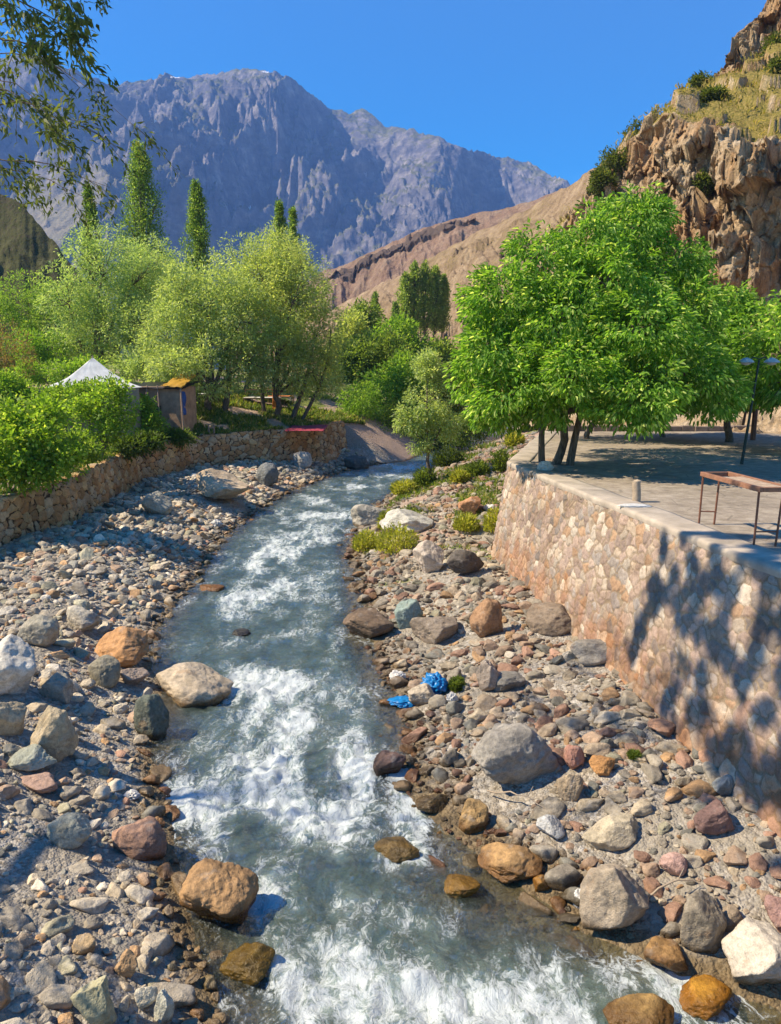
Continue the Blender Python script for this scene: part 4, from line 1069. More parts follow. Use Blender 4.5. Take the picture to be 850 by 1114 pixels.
def skeleton(mb, base, lobes, P, r0, rng, fork=0.3, ntw=60, lean=(0, 0)):
    """trunk from base to a fork, a limb to each lobe, twigs to some of the clumps"""
    base = np.array(base, float)
    cen = np.mean([l[:3] for l in lobes], 0); H = cen[2] - base[2]
    f = base + np.array([lean[0], lean[1], H * fork]) 
    z = np.linspace(0, 1, 6)[:, None]
    tr = base + (f - base) * z + np.column_stack([0.06 * H * np.sin(z[:, 0] * 4 + rng.rand() * 6), 0.05 * H * np.cos(z[:, 0] * 3 + rng.rand() * 6) - 0.05 * H * math.cos(0), 0 * z[:, 0]]) * z
    f = tr[-1]
    mb.tube(tr, r0 * np.array([1.35, 1.05, .95, .9, .85, .8]), 10)
    nodes = [f]
    for l in lobes:
        c = np.array(l[:3]); t = np.linspace(0, 1, 7)[:, None]
        m = (f + c) / 2 + np.array([0, 0, 0.12 * np.linalg.norm(c - f)]) + rng.normal(size=3) * 0.06 * np.linalg.norm(c - f)
        q = (1 - t) ** 2 * f + 2 * t * (1 - t) * m + t * t * c
        mb.tube(q, r0 * np.linspace(0.62, 0.2, 7), 7); nodes += list(q[2:])
    nodes = np.array(nodes)
    for i in rng.choice(len(P), min(ntw, len(P)), replace=False):
        p = P[i]; j = np.argmin(((nodes - p) ** 2).sum(1)); a = nodes[j]
        m = (a + p) / 2 + rng.normal(size=3) * 0.08 * np.linalg.norm(p - a)
        mb.tube([a, m, p], r0 * np.array([0.16, 0.1, 0.04]), 5, False)
def tree(name, label, cat, base, lobes, nclump, per, rc, L, W, cols, seed, r0=0.18, group=None, six=False, outward=0.5, droop=0.0, gap=0.12, shell=0.6, nf=0.6, fork=0.3, ntw=60, extra_trunks=(), pc=0.1, lean=(0, 0), vert=1.0, tp=1.4):
    rng = np.random.RandomState(seed)
    root = thing(name, label, cat, base, 0, group)
    P, Nn = lobe_points(rng, lobes, nclump, shell, gap, nf, seed * 1.3)
    mb = MB(); skeleton(mb, (0, 0, -0.3), lobes, P, r0, rng, fork, ntw, lean)
    for (dx, dy, k) in extra_trunks:
        cen = np.mean([l[:3] for l in lobes], 0)
        top = cen + np.array([dx * 1.5, dy * 1.5, -0.1 * cen[2]])
        z = np.linspace(0, 1, 8)[:, None]; q = np.array([dx, dy, -0.3]) + (top - np.array([dx, dy, -0.3])) * np.column_stack([z[:, 0] ** tp, z[:, 0] ** tp, z[:, 0]]) + np.column_stack([np.sin(z[:, 0] * 3) * dx * 0.5, np.cos(z[:, 0] * 4) * 0.08, 0 * z[:, 0]])
        mb.tube(q, r0 * k * np.linspace(1.1, 0.3, 8), 8)
    mb.obj('trunk', M_bark, root, True)
    n = nclump * per
    c = np.repeat(P, per, 0); o = np.repeat(Nn, per, 0)
    off = rng.normal(size=(n, 3)); off /= np.linalg.norm(off, axis=1)[:, None]; off *= (rc * rng.rand(n) ** 0.5)[:, None]; off[:, 2] *= vert
    d = off / rc + o * outward + rng.normal(size=(n, 3)) * 0.35 + np.array([0, 0, -droop])
    shade = np.repeat(0.85 + 0.3 * rng.rand(nclump), per)[:, None]
    col = lerp_cols(rng, n, *cols, pc=pc) * shade
    leaf_mesh('crown', c + off, d, L * rng.uniform(0.7, 1.2, n), W * rng.uniform(0.8, 1.15, n), col, rng, six=six, parent=root)
    return root
def gpt(px, y, dz=0.0):
    p = at_y(px, 410, y); return (p[0], y, gz(p[0], y) + dz)

# --- the walnut on the terrace corner
def px_lobe(base, px, py, y, wpx, hpx, ry):
    c = at_y(px, py, y); k = y * _ct / FPX * 1.0
    return (c[0] - base[0], c[1] - base[1], c[2] - base[2], wpx * k, ry, hpx * k)
WB = at_z(603, 506, ZT)
wl = [px_lobe(WB, *q) for q in [(690,248,23.6,40,36,1.7),(640,262,23.0,40,36,1.7),(590,290,23.0,42,36,1.8),(550,330,22.6,44,42,1.8),(728,292,23.4,36,34,1.6),(660,310,22.0,56,44,2.0),(610,345,21.6,50,44,1.9),(535,385,22.0,40,42,1.6),(512,410,22.4,22,34,1.2),(560,425,21.2,44,38,1.6),(620,410,20.4,48,44,1.7),(690,360,20.6,52,44,1.8),(745,345,22.0,34,42,1.6),(690,420,19.6,48,38,1.7),(745,408,20.4,40,38,1.6),(772,430,20.6,26,30,1.3),(610,440,21,52,26,1.6),(690,442,19.4,44,24,1.5),(540,440,21.6,34,28,1.3),(660,350,26,62,56,2.4),(720,340,26.6,44,50,2.2),(600,380,25.5,60,50,2.2),(705,238,24,20,22,1.0),(575,265,23.5,18,18,0.9)]]
GW = ((0.09,0.20,0.022), (0.245,0.42,0.055), (0.48,0.57,0.17))
tree('walnut_tree', 'broad bright green walnut tree with three thin trunks on the terrace corner', 'tree', tuple(WB), wl, 3300, 23, 0.25, 0.165, 0.06, GW, 41, 0.13, six=True, outward=0.9, droop=0.6, gap=0.22, shell=0.55, nf=0.8, fork=0.42, ntw=120, extra_trunks=((0.32, -0.45, 0.9), (-0.22, 0.5, 0.8)), tp=3.0, lean=(0.15, 0.0), pc=0.14, vert=0.7)
b2 = at_y(792, 470, 31); b2[2] = ZT
l2 = [px_lobe(b2, *q) for q in [(775,375,31,34,34,2.2),(806,365,30,28,40,2.0),(770,415,30,40,30,2.2),(804,415,29,32,30,2),(790,335,31,22,24,1.6)]]
tree('walnut_tree', 'bright green walnut tree behind the terrace, right of the broad three-trunked one', 'tree', tuple(b2), l2, 900, 15, 0.32, 0.24, 0.09, GW, 43, 0.16, outward=0.9, droop=0.6, gap=0.14, shell=0.55, six=False, vert=0.7)
b3 = at_y(892, 480, 26); b3[2] = ZT
for q_ in [('walnut tree half hidden behind the broad three-trunked one', 640, 32.5, 91, [(630,360,32.8,40,50,2.8),(640,350,32.5,40,46,2.6),(680,370,32,44,50,2.6),(620,405,32,40,38,2.4),(690,420,31.5,44,26,2.2)]), ('slim walnut tree standing at the back kerb between two others', 722, 33.5, 92, [(715,370,33.5,36,40,2.4),(740,400,33,36,40,2.4),(705,425,32.5,40,24,2.2)])]:
    bq = at_y(q_[1], 470, q_[2]); bq[2] = ZT
    tree('walnut_tree', q_[0], 'tree', tuple(bq), [px_lobe(bq, *w_) for w_ in q_[4]], 1000, 15, 0.38, 0.25, 0.10, GW, q_[3], 0.13, outward=0.9, droop=0.6, gap=0.12, shell=0.6, vert=0.7)
l3 = [px_lobe(b3, *q) for q in [(850,385,26,38,55,1.8),(900,350,26.5,50,60,2.2),(860,415,25.2,40,30,1.6),(930,420,26,60,50,2.2)]]
tree('walnut_tree', 'green tree cut off by the right edge beside the lamp post', 'tree', tuple(b3), l3, 800, 15, 0.32, 0.25, 0.09, GW, 44, 0.15, outward=0.9, droop=0.6, gap=0.14, shell=0.55, six=False, vert=0.7)

# --- willows on the left bank
WILL = 'willows on the left bank'
OL = ((0.27,0.345,0.10), (0.38,0.46,0.17), (0.50,0.55,0.29)); OG = ((0.26,0.36,0.11), (0.37,0.47,0.18), (0.50,0.56,0.32)); YG = ((0.28,0.35,0.09), (0.40,0.46,0.15), (0.52,0.54,0.24))
def willow(label, px, y, lob, n, per, cols, seed, r0=0.2, extra=(), rc=0.42, L=0.22, W=0.075, name='willow_tree', cat='tree', group=WILL, gap=0.2, **kw):
    b = gpt(px, y)
    ls = [px_lobe(b, *q) for q in lob]
    kw.setdefault('outward', 0.5); kw.setdefault('droop', 0.15); kw.setdefault('fork', 0.25); kw.setdefault('ntw', 90)
    return tree(name, label, cat, b, ls, n, per, rc, L, W, cols, seed, r0, group, extra_trunks=extra, gap=gap, **kw)
willow('tall silvery green willow standing behind the white tent', 112, 56, [(112,300,56,42,56,2.6),(75,330,55,30,45,2.2),(145,310,57,36,52,2.4),(110,365,55,52,34,2.6),(160,360,55,32,40,2.2)], 950, 26, OG, 51, 0.25)
willow('olive willow with dark forked trunks right of the hut', 228, 48, [(225,335,48,48,52,2.4),(185,370,47.5,34,40,2.0),(262,350,48,36,46,2.0),(215,400,46.5,56,34,2.2),(270,395,47.5,32,34,1.8),(200,320,49,30,36,1.8),(190,398,44.6,24,18,1.2)], 1120, 26, OL, 52, 0.24, ((0.7, 0.2, 0.8), (-0.6, 0.3, 0.7)))
willow('yellow-green willow at the end of the left bank by the red rug', 300, 50, [(318,330,50,40,60,2.2),(345,365,51,32,46,1.8),(290,310,51,32,50,2.0),(300,385,49,46,38,2.0),(340,405,50,34,30,1.8),(310,285,52,24,32,1.6)], 1050, 26, YG, 53, 0.2, ((0.9, 0.2, 0.8), (-0.7, 0.0, 0.7), (1.5, 0.4, 0.6)))
willow('bright green willow at the left edge behind the tent', 35, 62, [(30,330,62,38,34,2.6),(60,345,61,34,34,2.4),(-5,350,61,32,36,2.4),(20,375,60,40,28,2.4)], 650, 26, ((0.13,0.24,0.03),(0.25,0.38,0.06),(0.36,0.45,0.12)), 54, 0.22)
willow('pale olive willow crown rising between the tent and hut trees', 165, 60, [(160,300,60,32,40,2.2),(185,320,61,30,40,2.2),(150,345,60,34,34,2.2)], 560, 26, OG, 55, 0.2)
willow('light olive willow behind the yellow-green one', 268, 60, [(262,300,60,34,42,2.2),(300,285,61,28,40,2.0),(250,340,60,34,40,2.2),(330,310,61,28,44,2)], 650, 26, OL, 56, 0.2)

willow('low grey-green thicket behind the hut roof', 165, 52, [(165,400,52,26,18,1.5),(190,395,53,24,18,1.5),(140,395,53,22,16,1.4)], 300, 24, OG, 58, 0.1)
willow('bright green thicket on the left under the far willows', 20, 52, [(15,385,52,34,22,1.8),(50,380,53,26,18,1.6),(-15,395,51,30,24,1.8)], 420, 24, ((0.12,0.24,0.02),(0.24,0.38,0.045),(0.36,0.46,0.1)), 59, 0.1)
willow('yellow-green thicket behind the orange cloth and platforms', 300, 60, [(300,432,60,50,14,1.6),(345,425,61,34,18,1.6),(250,430,60,34,14,1.5)], 420, 22, YG, 60, 0.1)
for q_ in [('low green bushes on the far left behind the pale path', 62, 47, [(70,408,47,26,12,1.2),(40,405,47,22,12,1.2),(95,402,48,16,12,1.2)], 63), ('leafy green bush at the left edge above the big rounded shrub', 5, 38, [(0,425,38,26,18,1.2),(25,432,38,20,14,1.0)], 64)]:
    willow(q_[0], q_[1], q_[2], q_[3], 300, 24, ((0.14,0.26,0.025), (0.27,0.42,0.05), (0.40,0.50,0.11)), q_[4], 0.07, name='bush', cat='bush', L=0.17, W=0.08)
# --- poplars
def poplar(label, px, y, row_top, wpx, seed, cols, row_base=None, n=420, per=48, group='poplars', split=False, name='poplar_tree'):
    rng = np.random.RandomState(seed)
    if row_base is None: b = gpt(px, y)
    else: b = tuple(at_y(px, row_base, y))
    top = at_y(px, row_top, y)[2] - b[2]; w = wpx / 2 * y / FPX
    root = thing(name, label, 'tree', b, 0, group)
    mb = MB(); z = np.linspace(0, 1, 8)
    mb.tube(np.column_stack([0.02 * top * np.sin(z * 3 + seed), 0 * z, -0.5 + z * (top + 0.2)]), 0.022 * top * (1 - z * 0.9) * 0.7, 8)
    t = rng.rand(n) ** 0.85; zz = top * (0.10 + 0.9 * t)
    prof_ = np.interp(t, [0, 0.12, 0.4, 0.7, 0.9, 1.0], [0.55, 0.9, 1.0, 0.78, 0.45, 0.06])
    ang = rng.rand(n) * 6.283; rr = w * prof_ * np.sqrt(rng.rand(n)) * (1 + 0.55 * fbm(np.column_stack([np.cos(ang), np.sin(ang), zz * 0.8]) + seed, 3))
    P = np.column_stack([rr * np.cos(ang), rr * np.sin(ang), zz])
    for i in rng.choice(n, 24, replace=False):
        mb.tube([(0, 0, max(0.3, P[i, 2] - 2.2 * w)), P[i] * (0.6, 0.6, 1) - (0, 0, w * 0.6), P[i]], [0.006 * top, 0.004 * top, 0.002 * top], 5, False)
    mb.obj('trunk', M_bark, root, True)
    m = n * per; rc = 0.24 * w + 0.10
    off = rng.normal(size=(m, 3)); off /= np.linalg.norm(off, axis=1)[:, None]; off *= (rc * rng.rand(m) ** 0.6)[:, None]; off[:, 2] *= 1.8
    c = np.repeat(P, per, 0); d = off / rc * 0.7 + np.array([0, 0, 0.5]) + rng.normal(size=(m, 3)) * 0.4
    sz = 0.0027 * y
    col = lerp_cols(rng, m, *cols) * np.repeat(0.8 + 0.4 * rng.rand(n), per)[:, None]
    leaf_mesh('crown', c + off, d, sz * rng.uniform(0.7, 1.2, m), sz * 0.55, col, rng, parent=root)
    return root
PG = ((0.10,0.18,0.03), (0.21,0.32,0.06), (0.33,0.42,0.13))
poplar('tallest dark green poplar rising above the willows on the left', 163, 74, 163, 50, 61, PG)
poplar('slender pointed poplar right of the tallest one', 221, 78, 202, 30, 62, PG, n=300)
poplar('thin poplar with light green tip above the yellow-green willow', 308, 80, 222, 20, 63, PG, n=240)
poplar('thin poplar close beside the light-tipped one', 322, 84, 230, 18, 64, PG, n=220)
poplar('small light green poplar half hidden at the left by overhanging twigs', 108, 72, 206, 26, 65, ((0.09,0.17,0.02),(0.17,0.27,0.04),(0.25,0.33,0.08)), n=220)
for i, (px, top, w_, nm) in enumerate([(441, 300, 17, 'leftmost poplar of the dense row on the tan slope'), (451, 289, 19, 'tallest poplar of the dense row on the tan slope'), (462, 288, 20, 'broad middle poplar of the dense row on the tan slope'), (473, 293, 19, 'second poplar from the right in the row on the tan slope'), (482, 302, 15, 'rightmost short poplar of the row on the tan slope')]):
    poplar(nm, px, 128 + i, top, w_, 70 + i, ((0.17,0.25,0.05),(0.30,0.40,0.085),(0.42,0.49,0.15)), 372 - i * 2, 200, 22, 'poplar row on the tan slope')
poplar('narrow dark poplar standing alone over the riverside thicket', 409, 112, 320, 12, 77, PG, 395, 140, 22)
poplar('small narrow poplar left of the dense row', 430, 118, 330, 10, 78, PG, 390, 110, 22)

# --- trees up the valley
THK = 'trees upstream along the river'
FG = ((0.11,0.18,0.03), (0.22,0.30,0.055), (0.34,0.40,0.11)); FB = ((0.13,0.25,0.025),(0.25,0.40,0.05),(0.36,0.47,0.10))
def far_tree(label, px, y, row_base, lob, n, per, cols, seed, name='broadleaf_tree'):
    b = tuple(at_y(px, row_base, y)); ls = [px_lobe(b, *q) for q in lob]
    return tree(name, label, 'tree', b, ls, n, per, 0.009 * y, 0.0048 * y, 0.0021 * y, cols, seed, 0.004 * y, THK, gap=0.15, fork=0.25, ntw=40)
far_tree('bright green bushy tree over the far bend of the river', 415, 63, 498, [(418,440,63,36,36,2.4),(395,455,62,24,34,2),(440,420,64,28,34,2.2),(402,475,61,26,18,1.6)], 620, 24, FB, 81)
far_tree('dark olive tree above the bright bushy one', 405, 80, 470, [(400,395,80,24,30,2.4),(425,400,80,26,34,2.4),(385,410,79,20,34,2)], 480, 24, FG, 82)
far_tree('green round tree below the poplar row', 432, 92, 450, [(432,375,92,24,26,2.6),(415,385,92,20,24,2.4),(450,390,92,20,24,2.4)], 420, 24, FB, 83)
far_tree('yellow-green tree upstream left of the dark olive tree', 385, 88, 460, [(382,370,88,16,30,2.2),(372,395,87,18,30,2.2)], 340, 24, YG, 84)
far_tree('rounded green tree behind the small riverside tree', 468, 70, 478, [(465,425,70,22,34,2),(488,440,70,18,26,1.8),(450,440,69,18,30,1.8)], 420, 24, FG, 85)
far_tree('low green thicket tree at the foot of the tan slope', 400, 105, 440, [(398,350,105,16,18,2.4),(388,365,104,14,20,2.2)], 240, 22, FG, 86)
far_tree('pale green shrubby tree under the crag by the poplar row', 478, 96, 430, [(480,390,96,16,18,2.2),(495,410,94,16,18,2)], 240, 22, FG, 87)
willow('small slender grey-green tree on the right bank near the water', 470, 36.5, [(465,430,36.5,24,36,1.1),(448,455,36.3,17,26,0.9),(485,455,36.6,14,26,0.9),(466,400,36.7,15,18,0.8),(455,480,36.2,18,12,0.7)], 420, 22, ((0.26,0.35,0.11),(0.40,0.48,0.18),(0.54,0.58,0.32)), 57, 0.09, L=0.17, W=0.06, rc=0.26, group='riverside trees', name='young_tree', gap=0.25, fork=0.45)

for i, (lab, px, y, lob) in enumerate([
    ('green bush on top of the earth bank at the river bend', 392, 58, [(392,440,58,24,22,1.8),(378,455,57.5,16,14,1.4),(405,462,58,18,18,1.4)]),
    ('dense bush at the water below the far bend', 425, 60, [(425,462,60,24,24,1.8),(440,478,60,18,14,1.4),(412,480,59.5,14,12,1.2)]),
    ('pale bush behind the small slender tree', 452, 62, [(452,462,62,20,24,1.8),(470,478,61.5,18,14,1.5)]),
    ('low bush where the river disappears on the right', 500, 60, [(500,470,60,22,18,1.8),(520,462,60,16,14,1.5)])]):
    willow(lab, px, y, lob, 300, 24, (FB, FG, ((0.16,0.27,0.05),(0.30,0.42,0.09),(0.42,0.50,0.17)), FG)[i], 110 + i, 0.07, name='bush', cat='bush', group='bushes at the river bend')
# --- overhanging willow, out of the frame on the left except its hanging branches
OW = np.array([-8.6, 3.4, gz(-8.6, 3.4)])
rng = np.random.RandomState(5)
ow = thing('overhanging_willow', 'dark twiggy willow branches hanging into the upper left corner', 'tree', tuple(OW))
mb = MB()
trunk = np.array([[0,0,-0.4],[0.2,0,2.5],[0.5,-0.1,5],[1.1,-0.2,7.5],[1.8,-0.2,9.6],[2.6,-0.3,11.5],[3.2,-0.3,13.2]])
mb.tube(trunk, [0.42,0.33,0.3,0.26,0.2,0.14,0.07], 12)
LB, LDd = [], []
def twig(p0, p1, r, nl, sag=0.25, sub=5, reach=1.0):
    """a limb with hanging side twigs set with leaves"""
    p0 = np.array(p0, float); p1 = np.array(p1, float); ln = np.linalg.norm(p1 - p0)
    t = np.linspace(0, 1, 9)[:, None]
    q = p0 * (1 - t) + p1 * t + np.array([0, 0, 1.0]) * (4 * t * (1 - t)) * ln * sag * 0.5
    q[1:] += np.cumsum(rng.normal(size=(8, 3)) * 0.025 * ln, 0)
    mb.tube(q, np.linspace(r, r * 0.25, 9), 6)
    for k in range(sub):
        a = q[rng.randint(2, 9)]; dr = rng.normal(size=3) * (1, 1, 0.5) + (p1 - p0) / ln * 1.2 + np.array([0, 0, -0.32]); dr /= np.linalg.norm(dr)
        l2_ = ln * reach * rng.uniform(0.16, 0.4); tt = np.linspace(0, 1, 6)[:, None]
        s_ = a + dr * l2_ * tt + np.array([0, 0, -0.28 * l2_]) * tt ** 2
        mb.tube(s_, np.linspace(r * 0.3, r * 0.06 + 0.002, 6), 4, False)
        m = int(nl * rng.uniform(0.5, 1.3)); tp = rng.rand(m) ** 0.7
        b_ = np.stack([np.interp(tp * 5, np.arange(6), s_[:, i]) for i in range(3)], 1) + rng.normal(size=(m, 3)) * 0.05
        LB.append(b_); LDd.append(dr[None] * 0.7 + rng.normal(size=(m, 3)) * 0.6 + np.array([0, 0, -0.45]))
def loc(px, py, y): return at_y(px, py, y) - OW
limbs = [((10,-40,11),(75,20,10.4)),((-40,30,11.5),(95,82,10.6)),((-50,10,11),(40,-8,10)),((-60,70,11.5),(112,128,10.7)),((-60,110,11),(30,150,10.4)),((-60,185,11.2),(72,188,10.5)),((-60,150,11),(10,205,10.4)),((-40,-10,11),(50,55,10.6)),((-60,60,11.8),(10,125,11)),((-60,200,11),(60,214,10.4)),((-50,90,11),(50,170,10.6)),((-40,0,11.4),(5,30,10.8)),((-10,-50,10.8),(45,30,10.2)),((20,-70,10.6),(95,0,10.1)),((-50,50,11),(70,100,10.5)),((-50,120,11),(95,150,10.6)),((-60,80,11),(5,80,10.4))]
bough = np.array([[0.3,0.1,4.6],[-1.2,2.6,5.6],[-2.0,5.2,6.3],[-2.4,7.2,6.8]])
mb.tube(bough, [0.12,0.10,0.08,0.06], 9)
for i_, (a, b) in enumerate(limbs):
    o_ = ((i_ * 5) % 17 - 6) * 0.32; a = (a[0], a[1], a[2] + o_); b = (b[0] + 22, b[1], b[2] + o_)
    A, Bq = loc(*a), loc(*b)
    s_a = bough[2] if A[2] < 9 else bough[3]
    mb.tube([s_a, (s_a + A) / 2 + np.array([-0.3, 0, 0.3]), A], [0.018, 0.014, 0.011], 6, False)
    twig(A, Bq, 0.012, 26, sub=9, reach=0.75)
# the main crown above the frame: it shades the retaining wall
KS = 1 / math.tan(R(SUN_EL))
ends = []
for k in range(100):
    yy = rng.uniform(6.0, 13.0); cc_ = 9.7 - 4.2 * rng.rand() ** 0.85
    zz = max(6.3 + 0.43 * yy + 2.4, 10.5) + rng.uniform(0, 2.6)
    e = np.array([cc_ - zz * KS, yy - 0.3, zz]) - OW
    e[2] = max(e[2], 6.3 + 0.43 * (e[1] + OW[1]) + 2.2 - OW[2]); ends.append(e)
ends.sort(key=lambda q: np.linalg.norm(q - trunk[6]))
nodes_ = [trunk[6], trunk[5]]
for e in ends:
    a_ = min(nodes_, key=lambda q: np.linalg.norm(q - e)); s0 = a_ * 0.5 + e * 0.5 + (0, 0, 0.2); nodes_.append(e)
    mb.tube([a_, s0], [0.03, 0.022], 5, False)
    twig(s0, e, 0.022, 105, 0.2, 10, reach=1.2)
for k in range(7):
    e = np.array([rng.uniform(-1.0, 1.8), rng.uniform(2.0, 4.4), rng.uniform(2.6, 4.6)])
    twig(trunk[2], e, 0.045, 30, 0.3, 9)
mb.obj('trunk', M_bark, ow, True)
LBv = np.vstack(LB); LDv = np.vstack(LDd)
leaf_mesh('foliage', LBv, LDv, 0.13 * rng.uniform(0.6, 1.2, len(LBv)), 0.038, lerp_cols(rng, len(LBv), (0.06, 0.085, 0.02), (0.13, 0.16, 0.045), (0.2, 0.22, 0.08)), rng, parent=ow, six=False)

# --- shrubs, saplings and tufts
def shrub(label, px, y, lob, n, per, cols, seed, L=0.16, W=0.08, rc=0.25, name='shrub', group='shrubs on the left bank', **kw):
    b = gpt(px, y)
    if b[0] > xwl(y) - 0.55: b = (float(xwl(y)) - 0.6, y, gz(float(xwl(y)) - 0.6, y))
    ls = [px_lobe(b, *q) for q in lob]
    return tree(name, label, 'shrub', b, ls, n, per, rc, L, W, cols, seed, kw.pop('r0', 0.05), group, fork=0.15, ntw=30, gap=0.1, shell=0.75, **kw)
BG = ((0.12,0.22,0.02), (0.27,0.41,0.045), (0.45,0.53,0.10))
shrub('big rounded bright green shrub spilling over the stone wall at left', 38, 25.0, [(35,480,25,42,36,1.4),(66,500,24.8,22,24,1.0),(5,495,24.8,32,36,1.3),(30,515,24.5,30,16,0.9),(20,455,25.4,24,20,1.0),(55,450,25.6,16,14,0.8)], 430, 22, BG, 91, 0.17, 0.10)
shrub('leafy sapling with a thin dark stem above the stone wall', 118, 33, [(115,440,33,30,24,1.1),(95,450,33,22,22,0.9),(135,455,33,20,22,0.9),(112,470,32.8,26,16,0.9),(120,425,33.3,20,14,0.8)], 230, 22, BG, 92, 0.16, 0.085, name='sapling', r0=0.06)
shrub('reddish half-bare brush at the left edge', 8, 40, [(8,385,40,26,34,1.8),(-20,400,40,24,34,1.8)], 240, 14, ((0.16,0.10,0.04),(0.25,0.17,0.07),(0.2,0.22,0.06)), 93, 0.2, 0.05)
shrub('low yellow-green shrub between the big shrub and the sapling', 80, 29, [(80,482,29,14,10,0.7),(96,492,28.6,12,8,0.6)], 110, 22, ((0.11,0.19,0.02),(0.2,0.3,0.04),(0.3,0.38,0.08)), 94)
shrub('dark low plant on the wall top right of the sapling', 145, 35, [(142,487,34.6,20,10,0.7),(165,480,35.4,16,8,0.6)], 140, 20, ((0.05,0.09,0.015),(0.1,0.15,0.03)), 95)
shrub('grassy green plant on the wall top below the hut', 195, 40.5, [(193,477,40.3,18,7,0.7),(175,474,40,12,6,0.6)], 130, 20, ((0.09,0.14,0.02),(0.17,0.23,0.04)), 96)
shrub('leafy green shrub in front of the white tent', 80, 36, [(78,432,36,22,14,1.2),(55,440,36,20,16,1.2),(100,425,36.5,12,10,0.8)], 260, 22, BG, 97)
shrub('leafy shrub in front of the left corner of the hut', 152, 39.5, [(152,448,39.5,18,16,0.9),(165,462,39.2,14,10,0.7)], 200, 22, BG, 98)
RBG = 'weeds on the right bank'
for i, (label, px, py, w_, h_, cl) in enumerate([
    ('tall yellow-green weeds beside the white-topped boulder', 432, 588, 24, 20, 0), ('yellow-green weeds at the water left of the white-topped boulder', 400, 590, 16, 14, 0), ('weeds growing between the flat grey and white-topped boulders', 422, 568, 10, 14, 0),
    ('yellow weeds at the water below the small slender tree', 440, 532, 14, 10, 0), ('green weeds around the foot of the small slender tree', 462, 522, 12, 14, 1), ('dark green bush right of the small slender tree', 487, 500, 16, 14, 2),
    ('round green weed on the path by the wall corner', 520, 512, 12, 10, 1), ('tall weed against the wall corner', 545, 505, 8, 16, 1), ('pale weeds below the wall corner', 538, 568, 12, 18, 0), ('sparse weeds on the rubble left of the wall corner', 508, 570, 14, 12, 0),
    ('yellow weed on the red path', 500, 520, 9, 8, 0), ('grass tuft beside the blue plastic bag', 497, 745, 8, 10, 1), ('small grass tuft right of the brick-red stone', 690, 822, 6, 5, 1), ('light weed behind the wall corner on the path', 560, 480, 10, 10, 0)]):
    g = at_ground(px, py + h_ * 0.6); k = g[1] / FPX; rs = np.random.RandomState(200 + i)
    root = thing('weed_clump', label, 'weeds', tuple(g), 0, RBG)
    n = int(500 + 40 * w_); a = rs.rand(n) * 6.283; r_ = np.sqrt(rs.rand(n)) * w_ * k
    P = np.column_stack([r_ * np.cos(a), r_ * np.sin(a), rs.rand(n) ** 1.3 * h_ * k * 1.5 * (1 - 0.5 * (r_ / (w_ * k)) ** 2)])
    d = np.column_stack([np.cos(a) * 0.5, np.sin(a) * 0.5, np.full(n, 0.9)]) + rs.normal(size=(n, 3)) * 0.4
    cc = [((0.22,0.25,0.03),(0.42,0.42,0.07),(0.50,0.45,0.14)), ((0.09,0.14,0.02),(0.18,0.23,0.04)), ((0.04,0.07,0.012),(0.09,0.12,0.025))][cl]
    mb = MB()
    for j in range(14):
        q = P[rs.randint(n)]; mb.tube([(q[0] * 0.3, q[1] * 0.3, -0.05), (q[0] * 0.6, q[1] * 0.6, q[2] * 0.6), q], [0.008, 0.006, 0.003], 4, False)
    mb.obj('stem', M_bark, root, True)
    leaf_mesh('leaves', P, d, k * 5.5 * rs.uniform(0.6, 1.3, n), k * 1.5, lerp_cols(rs, n, *cc), rs, parent=root)
# scrub on the cliff
for i, (label, px, row, iu, it_, w_) in enumerate([]): pass
def cliff_point(px, py):
    q = CLV.reshape(-1, 3) - np.array([0, 0, CAMZ]); dep = q[:, 1] * _ct - q[:, 2] * _st
    X = PCX + FPX * q[:, 0] / dep; Y = PCY - FPX * (q[:, 1] * _st + q[:, 2] * _ct) / dep
    e = (X - px) ** 2 + (Y - py) ** 2 + np.maximum(dep - 40, 0) * 0.3
    return CLV.reshape(-1, 3)[np.argmin(e)]
for i, (label, px, py, w_, h_) in enumerate([('dark green bush clinging to the left end of the cliff', 668, 185, 16, 14), ('olive scrub hanging below the cliff brow', 690, 160, 10, 16), ('dark scrub on the skyline where the cliff begins', 655, 205, 12, 12), ('green bush at the right edge on the upper crag', 842, 62, 10, 12), ('round green bush on the upper slope at the right edge', 848, 78, 9, 8), ('small olive bush on the grassy ledge', 775, 108, 10, 5), ('small green bush at the foot of the upper crag', 762, 92, 9, 6), ('olive bush below the ledge in a rock cleft', 765, 205, 7, 9)]):
    c = cliff_point(px, py); k = c[1] / FPX
    tree('cliff_shrub', label, 'shrub', tuple(c), [(0, 0, h_ * k * 0.5, w_ * k, w_ * k, h_ * k), (w_ * k * 0.6, 0, h_ * k * 0.2, w_ * k * 0.7, w_ * k * 0.7, h_ * k * 0.7)], 120, 22, 0.35, 0.22, 0.11, ((0.05,0.08,0.015),(0.12,0.15,0.03),(0.2,0.2,0.06)), 300 + i, 0.05, 'scrub on the cliff', fork=0.2, ntw=14)
